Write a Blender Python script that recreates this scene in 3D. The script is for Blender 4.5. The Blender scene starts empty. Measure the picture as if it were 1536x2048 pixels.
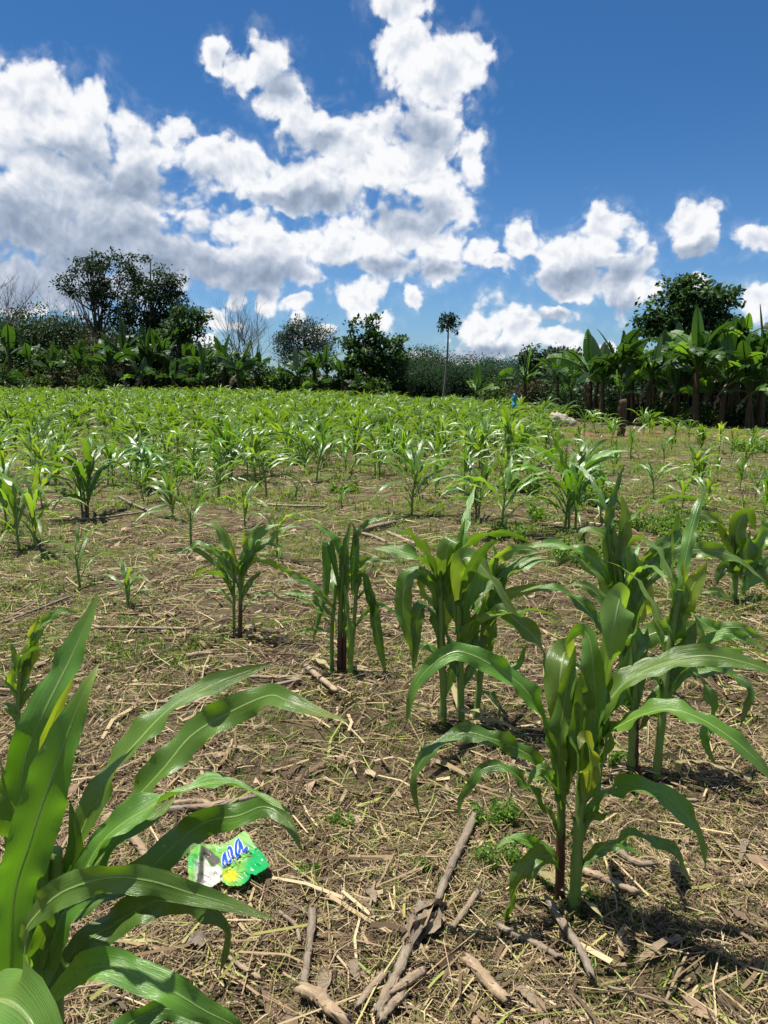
import bpy, math, random
import numpy as np
from mathutils import Vector, Matrix

R = math.radians
random.seed(7)
rng = np.random.default_rng(7)
SC = bpy.context.scene
COL = SC.collection

# ------------------------------------------------------------------ camera
F = 1538.0            # focal length in photograph pixels (1536 x 2048)
HORIZON = 757.0
CAM_H = 1.55
PITCH = math.atan((1024 - HORIZON) / F)
cam_data = bpy.data.cameras.new('camera')
cam_data.sensor_fit = 'VERTICAL'
cam_data.sensor_height = 24.0
cam_data.lens = 24.0 * F / 2048
cam_data.clip_start = 0.02
cam_data.clip_end = 4000
cam = bpy.data.objects.new('camera', cam_data)
COL.objects.link(cam)
cam.location = (0, 0, CAM_H)
cam.rotation_euler = (R(90) - PITCH, 0, 0)
SC.camera = cam
SC.render.resolution_x, SC.render.resolution_y = 768, 1024

CP, SP = math.cos(PITCH), math.sin(PITCH)


def ray(px, py):
    a, b = (px - 768) / F, (1024 - py) / F
    return np.array([a, CP + b * SP, -SP + b * CP])


def at(px, py, Y):
    d = ray(px, py)
    return np.array([0, 0, CAM_H]) + d * (Y / d[1])


def depth(Y, z=0.0):
    return Y * CP + (CAM_H - z) * SP


# ------------------------------------------------------------------ light
SUN_DIR = np.array([-0.22, 0.10, 0.96])
SUN_DIR = SUN_DIR / np.linalg.norm(SUN_DIR)
SUN_EL = math.asin(SUN_DIR[2])
SUN_AZ = math.atan2(SUN_DIR[0], SUN_DIR[1])
sun_data = bpy.data.lights.new('sun', 'SUN')
sun_data.energy = 5.0
sun_data.angle = R(0.53)
sun_data.color = (1.0, 0.955, 0.87)
sun = bpy.data.objects.new('sun', sun_data)
COL.objects.link(sun)
sun.location = (-8, 10, 30)
sun.rotation_euler = Vector(SUN_DIR).to_track_quat('Z', 'Y').to_euler()

vs = SC.view_settings
vs.view_transform = 'Standard'
vs.look = 'None'
vs.exposure = 0.75
vs.gamma = 1.0
vs.use_curve_mapping = False
SC.cycles.use_denoising = True
SC.cycles.max_bounces = 6
SC.cycles.diffuse_bounces = 3
SC.cycles.glossy_bounces = 2
SC.cycles.transmission_bounces = 4
SC.cycles.transparent_max_bounces = 4
SC.cycles.caustics_reflective = False
SC.cycles.caustics_refractive = False

# ------------------------------------------------------------------ sky
SKY_STRENGTH = 0.05
world = bpy.data.worlds.new('World')
SC.world = world
world.use_nodes = True
wt = world.node_tree
wt.nodes.clear()


def NN(tree, kind, **kw):
    n = tree.nodes.new(kind)
    for k, v in kw.items():
        setattr(n, k, v)
    return n


def mth(tree, op, a, b=None, c=None, clamp=False):
    n = tree.nodes.new('ShaderNodeMath')
    n.operation = op
    n.use_clamp = clamp
    for i, v in enumerate((a, b, c)):
        if v is None:
            continue
        if isinstance(v, (int, float)):
            n.inputs[i].default_value = v
        else:
            tree.links.new(v, n.inputs[i])
    return n.outputs[0]


def vmth(tree, op, a, b=None, c=None, out=0):
    n = tree.nodes.new('ShaderNodeVectorMath')
    n.operation = op
    for i, v in enumerate((a, b, c)):
        if v is None:
            continue
        if isinstance(v, (tuple, list)):
            n.inputs[i].default_value = v
        else:
            tree.links.new(v, n.inputs[i])
    return n.outputs[out]


def mixc(tree, fac, a, b, blend='MIX'):
    n = tree.nodes.new('ShaderNodeMix')
    n.data_type = 'RGBA'
    n.blend_type = blend
    for s, v in ((0, fac), (6, a), (7, b)):
        if isinstance(v, (int, float)):
            n.inputs[s].default_value = v
        elif isinstance(v, (tuple, list)):
            n.inputs[s].default_value = (*v, 1) if len(v) == 3 else v
        else:
            tree.links.new(v, n.inputs[s])
    return n.outputs[2]


def ramp(tree, fac, stops, interp='LINEAR'):
    n = tree.nodes.new('ShaderNodeValToRGB')
    n.color_ramp.interpolation = interp
    cr = n.color_ramp
    while len(cr.elements) < len(stops):
        cr.elements.new(0.5)
    for e, (p, c) in zip(cr.elements, stops):
        e.position = p
        e.color = (*c, 1) if len(c) == 3 else c
    tree.links.new(fac, n.inputs[0])
    return n.outputs[0]


def smooth(tree, x, a, b, lo=0.0, hi=1.0):
    n = tree.nodes.new('ShaderNodeMapRange')
    n.interpolation_type = 'SMOOTHSTEP'
    n.inputs[1].default_value = a
    n.inputs[2].default_value = b
    n.inputs[3].default_value = lo
    n.inputs[4].default_value = hi
    tree.links.new(x, n.inputs[0])
    return n.outputs[0]


def azel(px, py):
    d = ray(px, py)
    return math.atan2(d[0], d[1]), math.asin(d[2] / np.linalg.norm(d))


CLOUDS = [  # px, py, rx, ry in the photograph; turned into azimuth and elevation on the sky
    (40, 205, 130, 85), (150, 250, 130, 90), (-60, 260, 150, 140), (285, 285, 95, 60), (342, 255, 50, 42),
    (60, 340, 130, 90), (215, 380, 190, 110), (60, 440, 170, 120), (230, 480, 190, 100), (90, 550, 220, 75),
    (310, 540, 140, 70), (475, 330, 120, 58), (590, 375, 130, 62), (425, 305, 60, 38), (660, 400, 70, 40),
    (485, 465, 95, 58), (555, 505, 115, 66), (430, 535, 120, 50), (520, 550, 150, 36),
    (530, 125, 66, 58), (570, 190, 62, 72), (620, 240, 72, 68), (672, 275, 70, 66), (442, 96, 26, 46), (478, 120, 40, 36),
    (740, 290, 92, 80), (720, 345, 78, 48), (830, 335, 112, 92), (850, 240, 80, 92), (885, 155, 84, 78),
    (940, 110, 56, 56), (800, 100, 62, 66), (800, 30, 62, 50), (870, 400, 72, 60), (860, 480, 72, 60),
    (740, 455, 122, 58), (690, 500, 80, 50), (780, 525, 100, 52), (885, 545, 56, 36), (940, 505, 44, 28), (985, 538, 38, 22),
    (1040, 478, 58, 48), (1120, 500, 80, 50), (1212, 462, 48, 50), (1190, 512, 80, 55), (1140, 550, 90, 38),
    (1255, 565, 66, 62), (1285, 525, 36, 36), (1140, 585, 50, 20), (1390, 455, 54, 48), (1390, 500, 60, 26), (1515, 492, 50, 34),
    (710, 605, 58, 40), (755, 635, 42, 24), (478, 602, 24, 26), (545, 598, 34, 26), (600, 612, 40, 16), (832, 600, 22, 26),
    (958, 655, 56, 50), (1040, 655, 46, 48), (1000, 695, 96, 26), (1105, 680, 60, 24), (1105, 622, 46, 20), (1530, 610, 52, 46),
    (1390, 572, 40, 24), (1215, 685, 40, 18), (438, 640, 40, 30), (415, 690, 34, 20), (850, 722, 54, 20), (60, 615, 110, 30), (612, 636, 20, 14),
    (470, 650, 34, 18), (905, 715, 60, 16), (1180, 702, 50, 14), (640, 668, 40, 14), (330, 500, 40, 24), (940, 300, 40, 60),
]
DARKS = [  # the thick grey undersides
    (60, 470, 260, 120), (270, 520, 200, 80), (60, 580, 260, 50), (480, 562, 190, 34), (300, 370, 150, 60), (600, 400, 120, 26),
    (150, 300, 110, 40), (800, 545, 130, 30), (820, 430, 80, 40), (1170, 555, 150, 34), (620, 290, 70, 36), (720, 545, 70, 26), (1250, 610, 60, 20),
    (960, 700, 110, 20), (840, 260, 60, 50), (560, 170, 40, 40), (1390, 515, 60, 16), (1100, 632, 44, 12),
]
tc = NN(wt, 'ShaderNodeTexCoord')
dirn = vmth(wt, 'NORMALIZE', tc.outputs['Generated'])
sep = NN(wt, 'ShaderNodeSeparateXYZ')
wt.links.new(dirn, sep.inputs[0])
az = mth(wt, 'ARCTAN2', sep.outputs[0], sep.outputs[1])
el = mth(wt, 'ARCSINE', sep.outputs[2])
cq = NN(wt, 'ShaderNodeCombineXYZ')
wt.links.new(az, cq.inputs[0])
wt.links.new(el, cq.inputs[1])
q = cq.outputs[0]


def sky_noise(vec, scale, detail, rough, colour=False, dist=0.0, off=(0, 0, 0)):
    if off != (0, 0, 0):
        vec = vmth(wt, 'ADD', vec, off)
    n = NN(wt, 'ShaderNodeTexNoise')
    n.noise_dimensions = '3D'
    n.inputs['Scale'].default_value = scale
    n.inputs['Detail'].default_value = detail
    n.inputs['Roughness'].default_value = rough
    n.inputs['Distortion'].default_value = dist
    wt.links.new(vec, n.inputs['Vector'])
    return n.outputs['Color' if colour else 'Fac']


warp = sky_noise(q, 9.0, 6, 0.55, colour=True)
warp = vmth(wt, 'SUBTRACT', warp, (0.5, 0.5, 0.5))
warp = vmth(wt, 'MULTIPLY', warp, (0.085, 0.085, 0.0))
qw = vmth(wt, 'ADD', q, warp)


def blob_field(vec, blobs, sm):
    L = None
    for (x, y, rx, ry) in blobs:
        a0, e0 = azel(x, y)
        a1, _ = azel(x + rx, y)
        _, e1 = azel(x, y - ry)
        ra, re = a1 - a0, e1 - e0
        v = vmth(wt, 'MULTIPLY_ADD', vec, (1 / ra, 1 / re, 0), (-a0 / ra, -e0 / re, 0))
        ln = vmth(wt, 'LENGTH', v, out=1)
        L = ln if L is None else mth(wt, 'SMOOTH_MIN', L, ln, sm)
    return mth(wt, 'SUBTRACT', 1.0, L)


field = blob_field(qw, CLOUDS, 0.12)
dark = blob_field(qw, DARKS, 0.3)
n1 = sky_noise(q, 15.0, 9, 0.60)
ns = sky_noise(qw, 15.0, 3, 0.5)
ns2 = sky_noise(qw, 15.0, 3, 0.5, off=(-0.006, 0.016, 0))
nf = sky_noise(qw, 46.0, 4, 0.55)
nf2 = sky_noise(qw, 46.0, 4, 0.55, off=(-0.002, 0.006, 0))


def billow(vec, scale, off=(0, 0, 0)):
    if off != (0, 0, 0):
        vec = vmth(wt, 'ADD', vec, off)
    n = NN(wt, 'ShaderNodeTexVoronoi')
    n.voronoi_dimensions = '2D'
    n.feature = 'SMOOTH_F1'
    n.inputs['Scale'].default_value = scale
    n.inputs['Detail'].default_value = 2.0
    n.inputs['Roughness'].default_value = 0.55
    n.inputs['Lacunarity'].default_value = 2.2
    n.inputs['Smoothness'].default_value = 0.35
    wt.links.new(vec, n.inputs['Vector'])
    return mth(wt, 'SUBTRACT', 1.0, n.outputs['Distance'])


qb = vmth(wt, 'ADD', q, vmth(wt, 'MULTIPLY', warp, (0.35, 0.35, 0.0)))
b1 = billow(qb, 22.0)
b2_ = billow(qb, 22.0, (-0.004, 0.011, 0))
big = sky_noise(q, 6.0, 3, 0.5)
# the rest of the sky goes on with the same broken cumulus
rest = mth(wt, 'MULTIPLY_ADD', big, 5.0, -2.75)
outa = smooth(wt, mth(wt, 'ABSOLUTE', az), 0.54, 0.70)
oute = smooth(wt, el, 0.44, 0.56)
outm = mth(wt, 'MAXIMUM', outa, oute)
field = mth(wt, 'ADD', mth(wt, 'MULTIPLY', field, mth(wt, 'SUBTRACT', 1.0, outm)), mth(wt, 'MULTIPLY', rest, outm))
dens = mth(wt, 'ADD', field, mth(wt, 'ADD', mth(wt, 'MULTIPLY_ADD', n1, 1.25, -0.60), mth(wt, 'ADD', mth(wt, 'MULTIPLY_ADD', nf, 0.55, -0.30), mth(wt, 'MULTIPLY_ADD', b1, 0.70, -0.14))))
alpha = mth(wt, 'MULTIPLY', smooth(wt, dens, -0.03, 0.36), 0.85)
wisp = mth(wt, 'MULTIPLY', smooth(wt, dens, -0.62, 0.10), smooth(wt, nf, 0.36, 0.66))
alpha = mth(wt, 'ADD', alpha, mth(wt, 'MULTIPLY', mth(wt, 'MAXIMUM', wisp, smooth(wt, dens, 0.1, 0.5)), 0.15))
# shading of the cloud: lit billows, grey where thick and low
relief = mth(wt, 'ADD', mth(wt, 'ADD', mth(wt, 'MULTIPLY', mth(wt, 'SUBTRACT', b1, b2_), 0.27), mth(wt, 'MULTIPLY', mth(wt, 'SUBTRACT', ns, ns2), 0.28)), mth(wt, 'MULTIPLY', mth(wt, 'SUBTRACT', nf, nf2), 0.42))
thick = smooth(wt, dens, 0.30, 1.15)
dk = smooth(wt, mth(wt, 'ADD', dark, mth(wt, 'MULTIPLY_ADD', ns, 0.7, -0.35)), -0.45, 0.65)
dk = mth(wt, 'MULTIPLY', dk, mth(wt, 'SUBTRACT', 1.0, outm))
lum = mth(wt, 'SUBTRACT', 1.02, mth(wt, 'MULTIPLY', dk, 0.40))
lum = mth(wt, 'SUBTRACT', lum, mth(wt, 'MULTIPLY', thick, 0.17))
lum = mth(wt, 'ADD', lum, relief)
lum = mth(wt, 'MAXIMUM', mth(wt, 'MINIMUM', lum, 1.0), 0.36)
ccol = ramp(wt, lum, [(0.0, (0.20, 0.26, 0.36)), (0.42, (0.27, 0.34, 0.46)), (0.62, (0.42, 0.49, 0.61)), (0.80, (0.63, 0.68, 0.77)), (1.0, (0.92, 0.93, 0.95))])
cscale = vmth(wt, 'SCALE', ccol)
cscale.node.inputs[3].default_value = 0.62 / SKY_STRENGTH

sky = NN(wt, 'ShaderNodeTexSky')
sky.sky_type = 'NISHITA'
sky.sun_disc = False
sky.sun_elevation = SUN_EL
sky.sun_rotation = SUN_AZ
sky.altitude = 0
sky.air_density = 1.0
sky.dust_density = 0.3
sky.ozone_density = 3.0
skyt = mixc(wt, smooth(wt, el, 0.0, 0.35), (0.66, 0.96, 1.36), (0.37, 0.76, 1.12))
skyc = mixc(wt, 1.0, sky.outputs[0], skyt, 'MULTIPLY')
final = mixc(wt, alpha, skyc, cscale)
bg = NN(wt, 'ShaderNodeBackground')
bg.inputs[1].default_value = SKY_STRENGTH
world.cycles.sampling_method = 'MANUAL'
world.cycles.sample_map_resolution = 512
wt.links.new(final, bg.inputs[0])
wo = NN(wt, 'ShaderNodeOutputWorld')
wt.links.new(bg.outputs[0], wo.inputs[0])


# ------------------------------------------------------------------ terrain height
def sstep(x, a, b):
    t = np.clip((np.asarray(x, float) - a) / (b - a), 0, 1)
    return t * t * (3 - 2 * t)


def gz(x, y):
    x = np.asarray(x, float)
    y = np.asarray(y, float)
    near = 1 - sstep(y, 14, 30)
    z = near * (0.012 * np.sin(2.1 * x + 0.6 * y) + 0.010 * np.sin(3.7 * y - 1.3 * x + 1.0) + 0.007 * np.sin(6.1 * x + 4.3 * y)
                + 0.005 * np.sin(11 * x - 7 * y + 2) + 0.004 * np.sin(17 * y + 9 * x))
    z = z + 0.35 * sstep(y, 14, 44) * sstep(-x, -6, 12)          # the field climbs a little to the left
    z = z - 9.0 * sstep(y, 62, 150) * (1 - 0.6 * sstep(-x, 4, 40))
    return z


def ground_pt(px, py):
    d = ray(px, py)
    t = -CAM_H / d[2]
    for _ in range(4):
        p = np.array([0, 0, CAM_H]) + d * t
        t = (gz(p[0], p[1]) - CAM_H) / d[2]
    p = np.array([0, 0, CAM_H]) + d * t
    return p


# ------------------------------------------------------------------ mesh helpers
def np_mesh(name, V, Q=None, T=None, smooth_shade=True, uv=None):
    """V (n,3); Q (m,4); T (k,3); uv per vertex (n,2)"""
    me = bpy.data.meshes.new(name)
    V = np.asarray(V, np.float32)
    me.vertices.add(len(V))
    me.vertices.foreach_set('co', V.ravel())
    loops, starts, totals = [], [], []
    n = 0
    if Q is not None and len(Q):
        Q = np.asarray(Q, np.int32)
        loops.append(Q.ravel())
        starts.append(n + np.arange(len(Q)) * 4)
        totals.append(np.full(len(Q), 4))
        n += Q.size
    if T is not None and len(T):
        T = np.asarray(T, np.int32)
        loops.append(T.ravel())
        starts.append(n + np.arange(len(T)) * 3)
        totals.append(np.full(len(T), 3))
        n += T.size
    loops = np.concatenate(loops).astype(np.int32)
    me.loops.add(len(loops))
    me.loops.foreach_set('vertex_index', loops)
    st = np.concatenate(starts).astype(np.int32)
    me.polygons.add(len(st))
    me.polygons.foreach_set('loop_start', st)
    me.polygons.foreach_set('loop_total', np.concatenate(totals).astype(np.int32))
    if smooth_shade:
        me.polygons.foreach_set('use_smooth', np.ones(len(st), bool))
    if uv is not None:
        lay = me.uv_layers.new(name='UVMap')
        lay.data.foreach_set('uv', np.asarray(uv, np.float32)[loops].ravel())
    me.update(calc_edges=True)
    return me


class MB:
    """collects shapes into one mesh"""

    def __init__(self):
        self.V, self.Q, self.T, self.U, self.n = [], [], [], [], 0

    def add(self, V, Q=None, T=None, uv=None):
        V = np.asarray(V, float)
        if Q is not None and len(Q):
            self.Q.append(np.asarray(Q) + self.n)
        if T is not None and len(T):
            self.T.append(np.asarray(T) + self.n)
        self.V.append(V)
        self.U.append(np.zeros((len(V), 2)) if uv is None else np.asarray(uv, float))
        self.n += len(V)

    def mesh(self, name, smooth_shade=True):
        return np_mesh(name, np.concatenate(self.V), np.concatenate(self.Q) if self.Q else None,
                       np.concatenate(self.T) if self.T else None, smooth_shade, np.concatenate(self.U))


def link(name, me, mat, parent=None, loc=None):
    o = bpy.data.objects.new(name, me)
    COL.objects.link(o)
    if me is not None and mat is not None and not me.materials:
        me.materials.append(mat)
    if parent is not None:
        o.parent = parent
    if loc is not None:
        o.location = loc
    return o


def tag(o, label=None, cat=None, group=None, kind=None):
    for k, v in (('label', label), ('category', cat), ('group', group), ('kind', kind)):
        if v:
            o[k] = v
    return o


def thing(name, loc, label, cat, group=None):
    return tag(link(name, None, None, None, tuple(float(v) for v in loc)), label, cat, group)


def unit(v):
    v = np.asarray(v, float)
    return v / (np.linalg.norm(v, axis=-1, keepdims=True) + 1e-12)


def spline(P, n):
    """Catmull-Rom through the control points, n samples evenly along the length"""
    P = np.asarray(P, float)
    if len(P) == 2:
        t = np.linspace(0, 1, n)[:, None]
        return P[0] * (1 - t) + P[1] * t
    E = np.vstack([2 * P[0] - P[1], P, 2 * P[-1] - P[-2]])
    out = []
    for i in range(1, len(E) - 2):
        t = np.linspace(0, 1, 12, endpoint=False)[:, None]
        a, b, c, d = E[i - 1], E[i], E[i + 1], E[i + 2]
        out.append(0.5 * ((2 * b) + (-a + c) * t + (2 * a - 5 * b + 4 * c - d) * t ** 2 + (-a + 3 * b - 3 * c + d) * t ** 3))
    C = np.vstack(out + [P[-1:]])
    s = np.concatenate([[0], np.cumsum(np.linalg.norm(np.diff(C, axis=0), axis=1))])
    u = np.linspace(0, s[-1], n)
    return np.stack([np.interp(u, s, C[:, k]) for k in range(3)], 1)


def tangents(P):
    return unit(np.gradient(P, axis=0))


def tube(P, rad, n=6, cap=True):
    P = np.asarray(P, float)
    m = len(P)
    rad = np.broadcast_to(np.asarray(rad, float), (m,))
    T = tangents(P)
    ref = np.array([0.31, 0.17, 0.05]) if abs(T[0, 2]) > 0.8 else np.array([0, 0, 1.0])
    A = unit(np.cross(T, ref))
    B = np.cross(T, A)
    ang = np.linspace(0, 2 * math.pi, n, endpoint=False)
    V = P[:, None] + rad[:, None, None] * (np.cos(ang)[None, :, None] * A[:, None] + np.sin(ang)[None, :, None] * B[:, None])
    V = V.reshape(-1, 3)
    i, j = np.meshgrid(np.arange(m - 1), np.arange(n), indexing='ij')
    j2 = (j + 1) % n
    Q = np.stack([i * n + j, i * n + j2, (i + 1) * n + j2, (i + 1) * n + j], -1).reshape(-1, 4)
    s = np.concatenate([[0], np.cumsum(np.linalg.norm(np.diff(P, axis=0), axis=1))])
    uv = np.stack([np.tile(ang / 6.2832, m), np.repeat(s, n)], 1)
    Tt = []
    if cap:
        for base, end, flip in ((0, 0, 1), ((m - 1) * n, m - 1, 0)):
            V = np.vstack([V, P[end][None]])
            uv = np.vstack([uv, [[0.5, s[end]]]])
            c = len(V) - 1
            for k in range(n):
                a, b = base + k, base + (k + 1) % n
                Tt.append((c, b, a) if flip else (c, a, b))
    return V, Q, (np.array(Tt) if Tt else None), uv


# ------------------------------------------------------------------ materials
MATS = {}


def new_mat(name):
    m = bpy.data.materials.new(name)
    m.use_nodes = True
    t = m.node_tree
    t.nodes.clear()
    MATS[name] = m
    return m, t


def noise(t, vec, scale, detail=4, rough=0.55, colour=False):
    n = NN(t, 'ShaderNodeTexNoise')
    n.inputs['Scale'].default_value = scale
    n.inputs['Detail'].default_value = detail
    n.inputs['Roughness'].default_value = rough
    if vec is not None:
        t.links.new(vec, n.inputs['Vector'])
    return n.outputs['Color' if colour else 'Fac']


def bsdf(t, col, rough=0.6, spec=0.3, normal=None):
    b = NN(t, 'ShaderNodeBsdfPrincipled')
    if isinstance(col, (tuple, list)):
        b.inputs['Base Color'].default_value = (*col, 1)
    else:
        t.links.new(col, b.inputs['Base Color'])
    if isinstance(rough, (int, float)):
        b.inputs['Roughness'].default_value = rough
    else:
        t.links.new(rough, b.inputs['Roughness'])
    b.inputs['Specular IOR Level'].default_value = spec
    if normal is not None:
        t.links.new(normal, b.inputs['Normal'])
    return b.outputs[0]


def out(t, sh):
    o = NN(t, 'ShaderNodeOutputMaterial')
    t.links.new(sh, o.inputs[0])


def bump(t, h, strength=0.3, dist=0.01):
    b = NN(t, 'ShaderNodeBump')
    b.inputs['Strength'].default_value = strength
    b.inputs['Distance'].default_value = dist
    t.links.new(h, b.inputs['Height'])
    return b.outputs[0]


def hsv(t, col, h=None, s=None, v=None):
    n = NN(t, 'ShaderNodeHueSaturation')
    for k, x in ((0, h), (1, s), (2, v)):
        if x is None:
            continue
        if isinstance(x, (int, float)):
            n.inputs[k].default_value = x
        else:
            t.links.new(x, n.inputs[k])
    t.links.new(col, n.inputs[4])
    return n.outputs[0]


def translucent(t, sh, col, fac):
    tr = NN(t, 'ShaderNodeBsdfTranslucent')
    if isinstance(col, (tuple, list)):
        tr.inputs[0].default_value = (*col, 1)
    else:
        t.links.new(col, tr.inputs[0])
    mx = NN(t, 'ShaderNodeMixShader')
    if isinstance(fac, (int, float)):
        mx.inputs[0].default_value = fac
    else:
        t.links.new(fac, mx.inputs[0])
    t.links.new(sh, mx.inputs[1])
    t.links.new(tr.outputs[0], mx.inputs[2])
    return mx.outputs[0]


def maize_leaf_mat(name, dark, light, trans, midrib, tfac=0.29, rough=0.31):
    m, t = new_mat(name)
    uvn = NN(t, 'ShaderNodeUVMap')
    uvn.uv_map = 'UVMap'
    sp = NN(t, 'ShaderNodeSeparateXYZ')
    t.links.new(uvn.outputs[0], sp.inputs[0])
    u = mth(t, 'ABSOLUTE', mth(t, 'SUBTRACT', sp.outputs[0], 0.5))
    # veins run along the blade
    vv = vmth(t, 'MULTIPLY', uvn.outputs[0], (46.0, 1.2, 1.0))
    vein = noise(t, vv, 1.0, 3, 0.6)
    vfine = noise(t, vmth(t, 'MULTIPLY', uvn.outputs[0], (110.0, 2.5, 1.0)), 1.0, 1, 0.5)
    tco = NN(t, 'ShaderNodeTexCoord')
    patch = noise(t, tco.outputs['Object'], 9.0, 4, 0.6)
    info = NN(t, 'ShaderNodeObjectInfo')
    col = mixc(t, mth(t, 'MULTIPLY_ADD', vein, 0.8, mth(t, 'MULTIPLY_ADD', patch, 0.9, -0.42)), dark, light)
    tip = smooth(t, sp.outputs[1], 0.80, 1.0)
    col = mixc(t, mth(t, 'MULTIPLY', tip, mth(t, 'MULTIPLY', patch, 0.8)), col, (0.28, 0.27, 0.05))
    base = smooth(t, sp.outputs[1], 0.0, 0.16, 1.0, 0.0)
    col = mixc(t, mth(t, 'MULTIPLY', base, 0.55), col, (0.16, 0.26, 0.06))
    spot = smooth(t, noise(t, tco.outputs['Object'], 60.0, 2, 0.5), 0.71, 0.76)
    col = mixc(t, mth(t, 'MULTIPLY', spot, 0.5), col, (0.45, 0.45, 0.18))
    col = hsv(t, col, mth(t, 'MULTIPLY_ADD', info.outputs['Random'], 0.022, 0.489), 1.0, mth(t, 'MULTIPLY_ADD', info.outputs['Random'], 0.5, 0.76))
    rib = smooth(t, u, 0.018, 0.045, 1.0, 0.0)
    rib = mth(t, 'MULTIPLY', rib, smooth(t, sp.outputs[1], 0.72, 1.0, 1.0, 0.0))
    col = mixc(t, mth(t, 'MULTIPLY', rib, 0.8), col, midrib)
    h = mth(t, 'ADD', mth(t, 'ADD', vein, mth(t, 'MULTIPLY', vfine, 0.5)), mth(t, 'MULTIPLY', rib, 1.0))
    nrm = bump(t, h, 0.5, 0.003)
    sh = bsdf(t, col, mth(t, 'MULTIPLY_ADD', patch, 0.3, rough - 0.14), 0.9, nrm)
    tcol = mixc(t, vein, trans, tuple(min(1, c * 1.35) for c in trans))
    tcol = hsv(t, tcol, mth(t, 'MULTIPLY_ADD', info.outputs['Random'], 0.03, 0.485), 1.0, 1.0)
    tcol = mixc(t, mth(t, 'MULTIPLY', rib, 0.6), tcol, (0.25, 0.34, 0.10))
    fin = translucent(t, sh, tcol, tfac)
    hole = smooth(t, noise(t, tco.outputs['Object'], 34.0, 2, 0.5), 0.745, 0.755)
    tp_ = NN(t, 'ShaderNodeBsdfTransparent')
    mx = NN(t, 'ShaderNodeMixShader')
    t.links.new(hole, mx.inputs[0])
    t.links.new(fin, mx.inputs[1])
    t.links.new(tp_.outputs[0], mx.inputs[2])
    out(t, mx.outputs[0])
    return m


maize_leaf_mat('maize_leaf', (0.064, 0.150, 0.014), (0.138, 0.265, 0.028), (0.19, 0.38, 0.008), (0.30, 0.40, 0.16))
maize_leaf_mat('maize_leaf_dark', (0.048, 0.122, 0.012), (0.098, 0.205, 0.022), (0.13, 0.29, 0.008), (0.24, 0.34, 0.14), 0.24)
maize_leaf_mat('maize_leaf_pale', (0.085, 0.175, 0.026), (0.17, 0.275, 0.046), (0.28, 0.45, 0.02), (0.40, 0.48, 0.24), 0.40)
maize_leaf_mat('maize_leaf_yellow', (0.10, 0.19, 0.015), (0.20, 0.30, 0.03), (0.40, 0.52, 0.02), (0.42, 0.46, 0.16), 0.45)
maize_leaf_mat('maize_leaf_dry', (0.24, 0.19, 0.07), (0.38, 0.33, 0.13), (0.34, 0.30, 0.08), (0.42, 0.38, 0.2), 0.25, 0.6)


def stalk_mat(name, a, b):
    m, t = new_mat(name)
    uvn = NN(t, 'ShaderNodeUVMap')
    uvn.uv_map = 'UVMap'
    st = noise(t, vmth(t, 'MULTIPLY', uvn.outputs[0], (30, 3, 1)), 1.0, 3)
    tco = NN(t, 'ShaderNodeTexCoord')
    p = noise(t, tco.outputs['Object'], 14.0, 3)
    col = mixc(t, mth(t, 'MULTIPLY_ADD', st, 0.8, mth(t, 'MULTIPLY_ADD', p, 0.8, -0.35)), a, b)
    if name in ('stalk_red', 'stalk_brown'):
        spz = NN(t, 'ShaderNodeSeparateXYZ')
        t.links.new(uvn.outputs[0], spz.inputs[0])
        col = mixc(t, smooth(t, mth(t, 'ADD', spz.outputs[1], mth(t, 'MULTIPLY', p, 0.1)), 0.24, 0.36), col, (0.10, 0.18, 0.03))
    sh = bsdf(t, col, 0.45, 0.4, bump(t, st, 0.3, 0.002))
    if name in ('midrib', 'stalk_green_deep'):
        sh = translucent(t, sh, (0.80, 0.92, 0.50), 0.85)
    out(t, sh)
    return m


stalk_mat('stalk_green', (0.09, 0.17, 0.03), (0.20, 0.30, 0.07))
stalk_mat('stalk_red', (0.05, 0.016, 0.014), (0.12, 0.045, 0.025))
stalk_mat('stalk_brown', (0.09, 0.07, 0.03), (0.15, 0.15, 0.05))


def island_mat(name, stops, rough=0.75, tfac=0.0, trans=None, spec=0.25, vary=0.0):
    """colour picked per piece (per mesh island)"""
    m, t = new_mat(name)
    g = NN(t, 'ShaderNodeNewGeometry')
    col = ramp(t, g.outputs['Random Per Island'], stops)
    if vary:
        tco = NN(t, 'ShaderNodeTexCoord')
        n = noise(t, tco.outputs['Object'], vary, 3)
        col = hsv(t, col, 0.5, 1.0, mth(t, 'MULTIPLY_ADD', n, 1.0, 0.5))
    sh = bsdf(t, col, rough, spec)
    if tfac:
        if trans is None:
            trans = hsv(t, col, 0.48, 1.15, 2.2)
        sh = translucent(t, sh, trans, tfac)
    out(t, sh)
    return m


stalk_mat('midrib', (0.16, 0.25, 0.08), (0.26, 0.36, 0.14))
stalk_mat('stalk_green_deep', (0.08, 0.16, 0.04), (0.14, 0.24, 0.07))
MATS['midrib_dark'] = MATS['stalk_green_deep']
island_mat('straw', [(0, (0.055, 0.035, 0.019)), (0.30, (0.120, 0.079, 0.041)), (0.56, (0.220, 0.153, 0.080)), (0.76, (0.325, 0.240, 0.128)), (0.88, (0.45, 0.36, 0.205)), (0.92, (0.30, 0.28, 0.08)), (1, (0.20, 0.24, 0.05))], 0.62, 0.0, spec=0.3)
island_mat('leaf_scrap', [(0, (0.13, 0.085, 0.05)), (0.4, (0.22, 0.15, 0.095)), (0.75, (0.33, 0.24, 0.15)), (1, (0.42, 0.33, 0.22))], 0.75, 0.12, vary=25)
island_mat('grass', [(0, (0.04, 0.09, 0.014)), (0.4, (0.08, 0.15, 0.022)), (0.75, (0.14, 0.21, 0.036)), (1, (0.24, 0.26, 0.07))], 0.5, 0.4)
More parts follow.
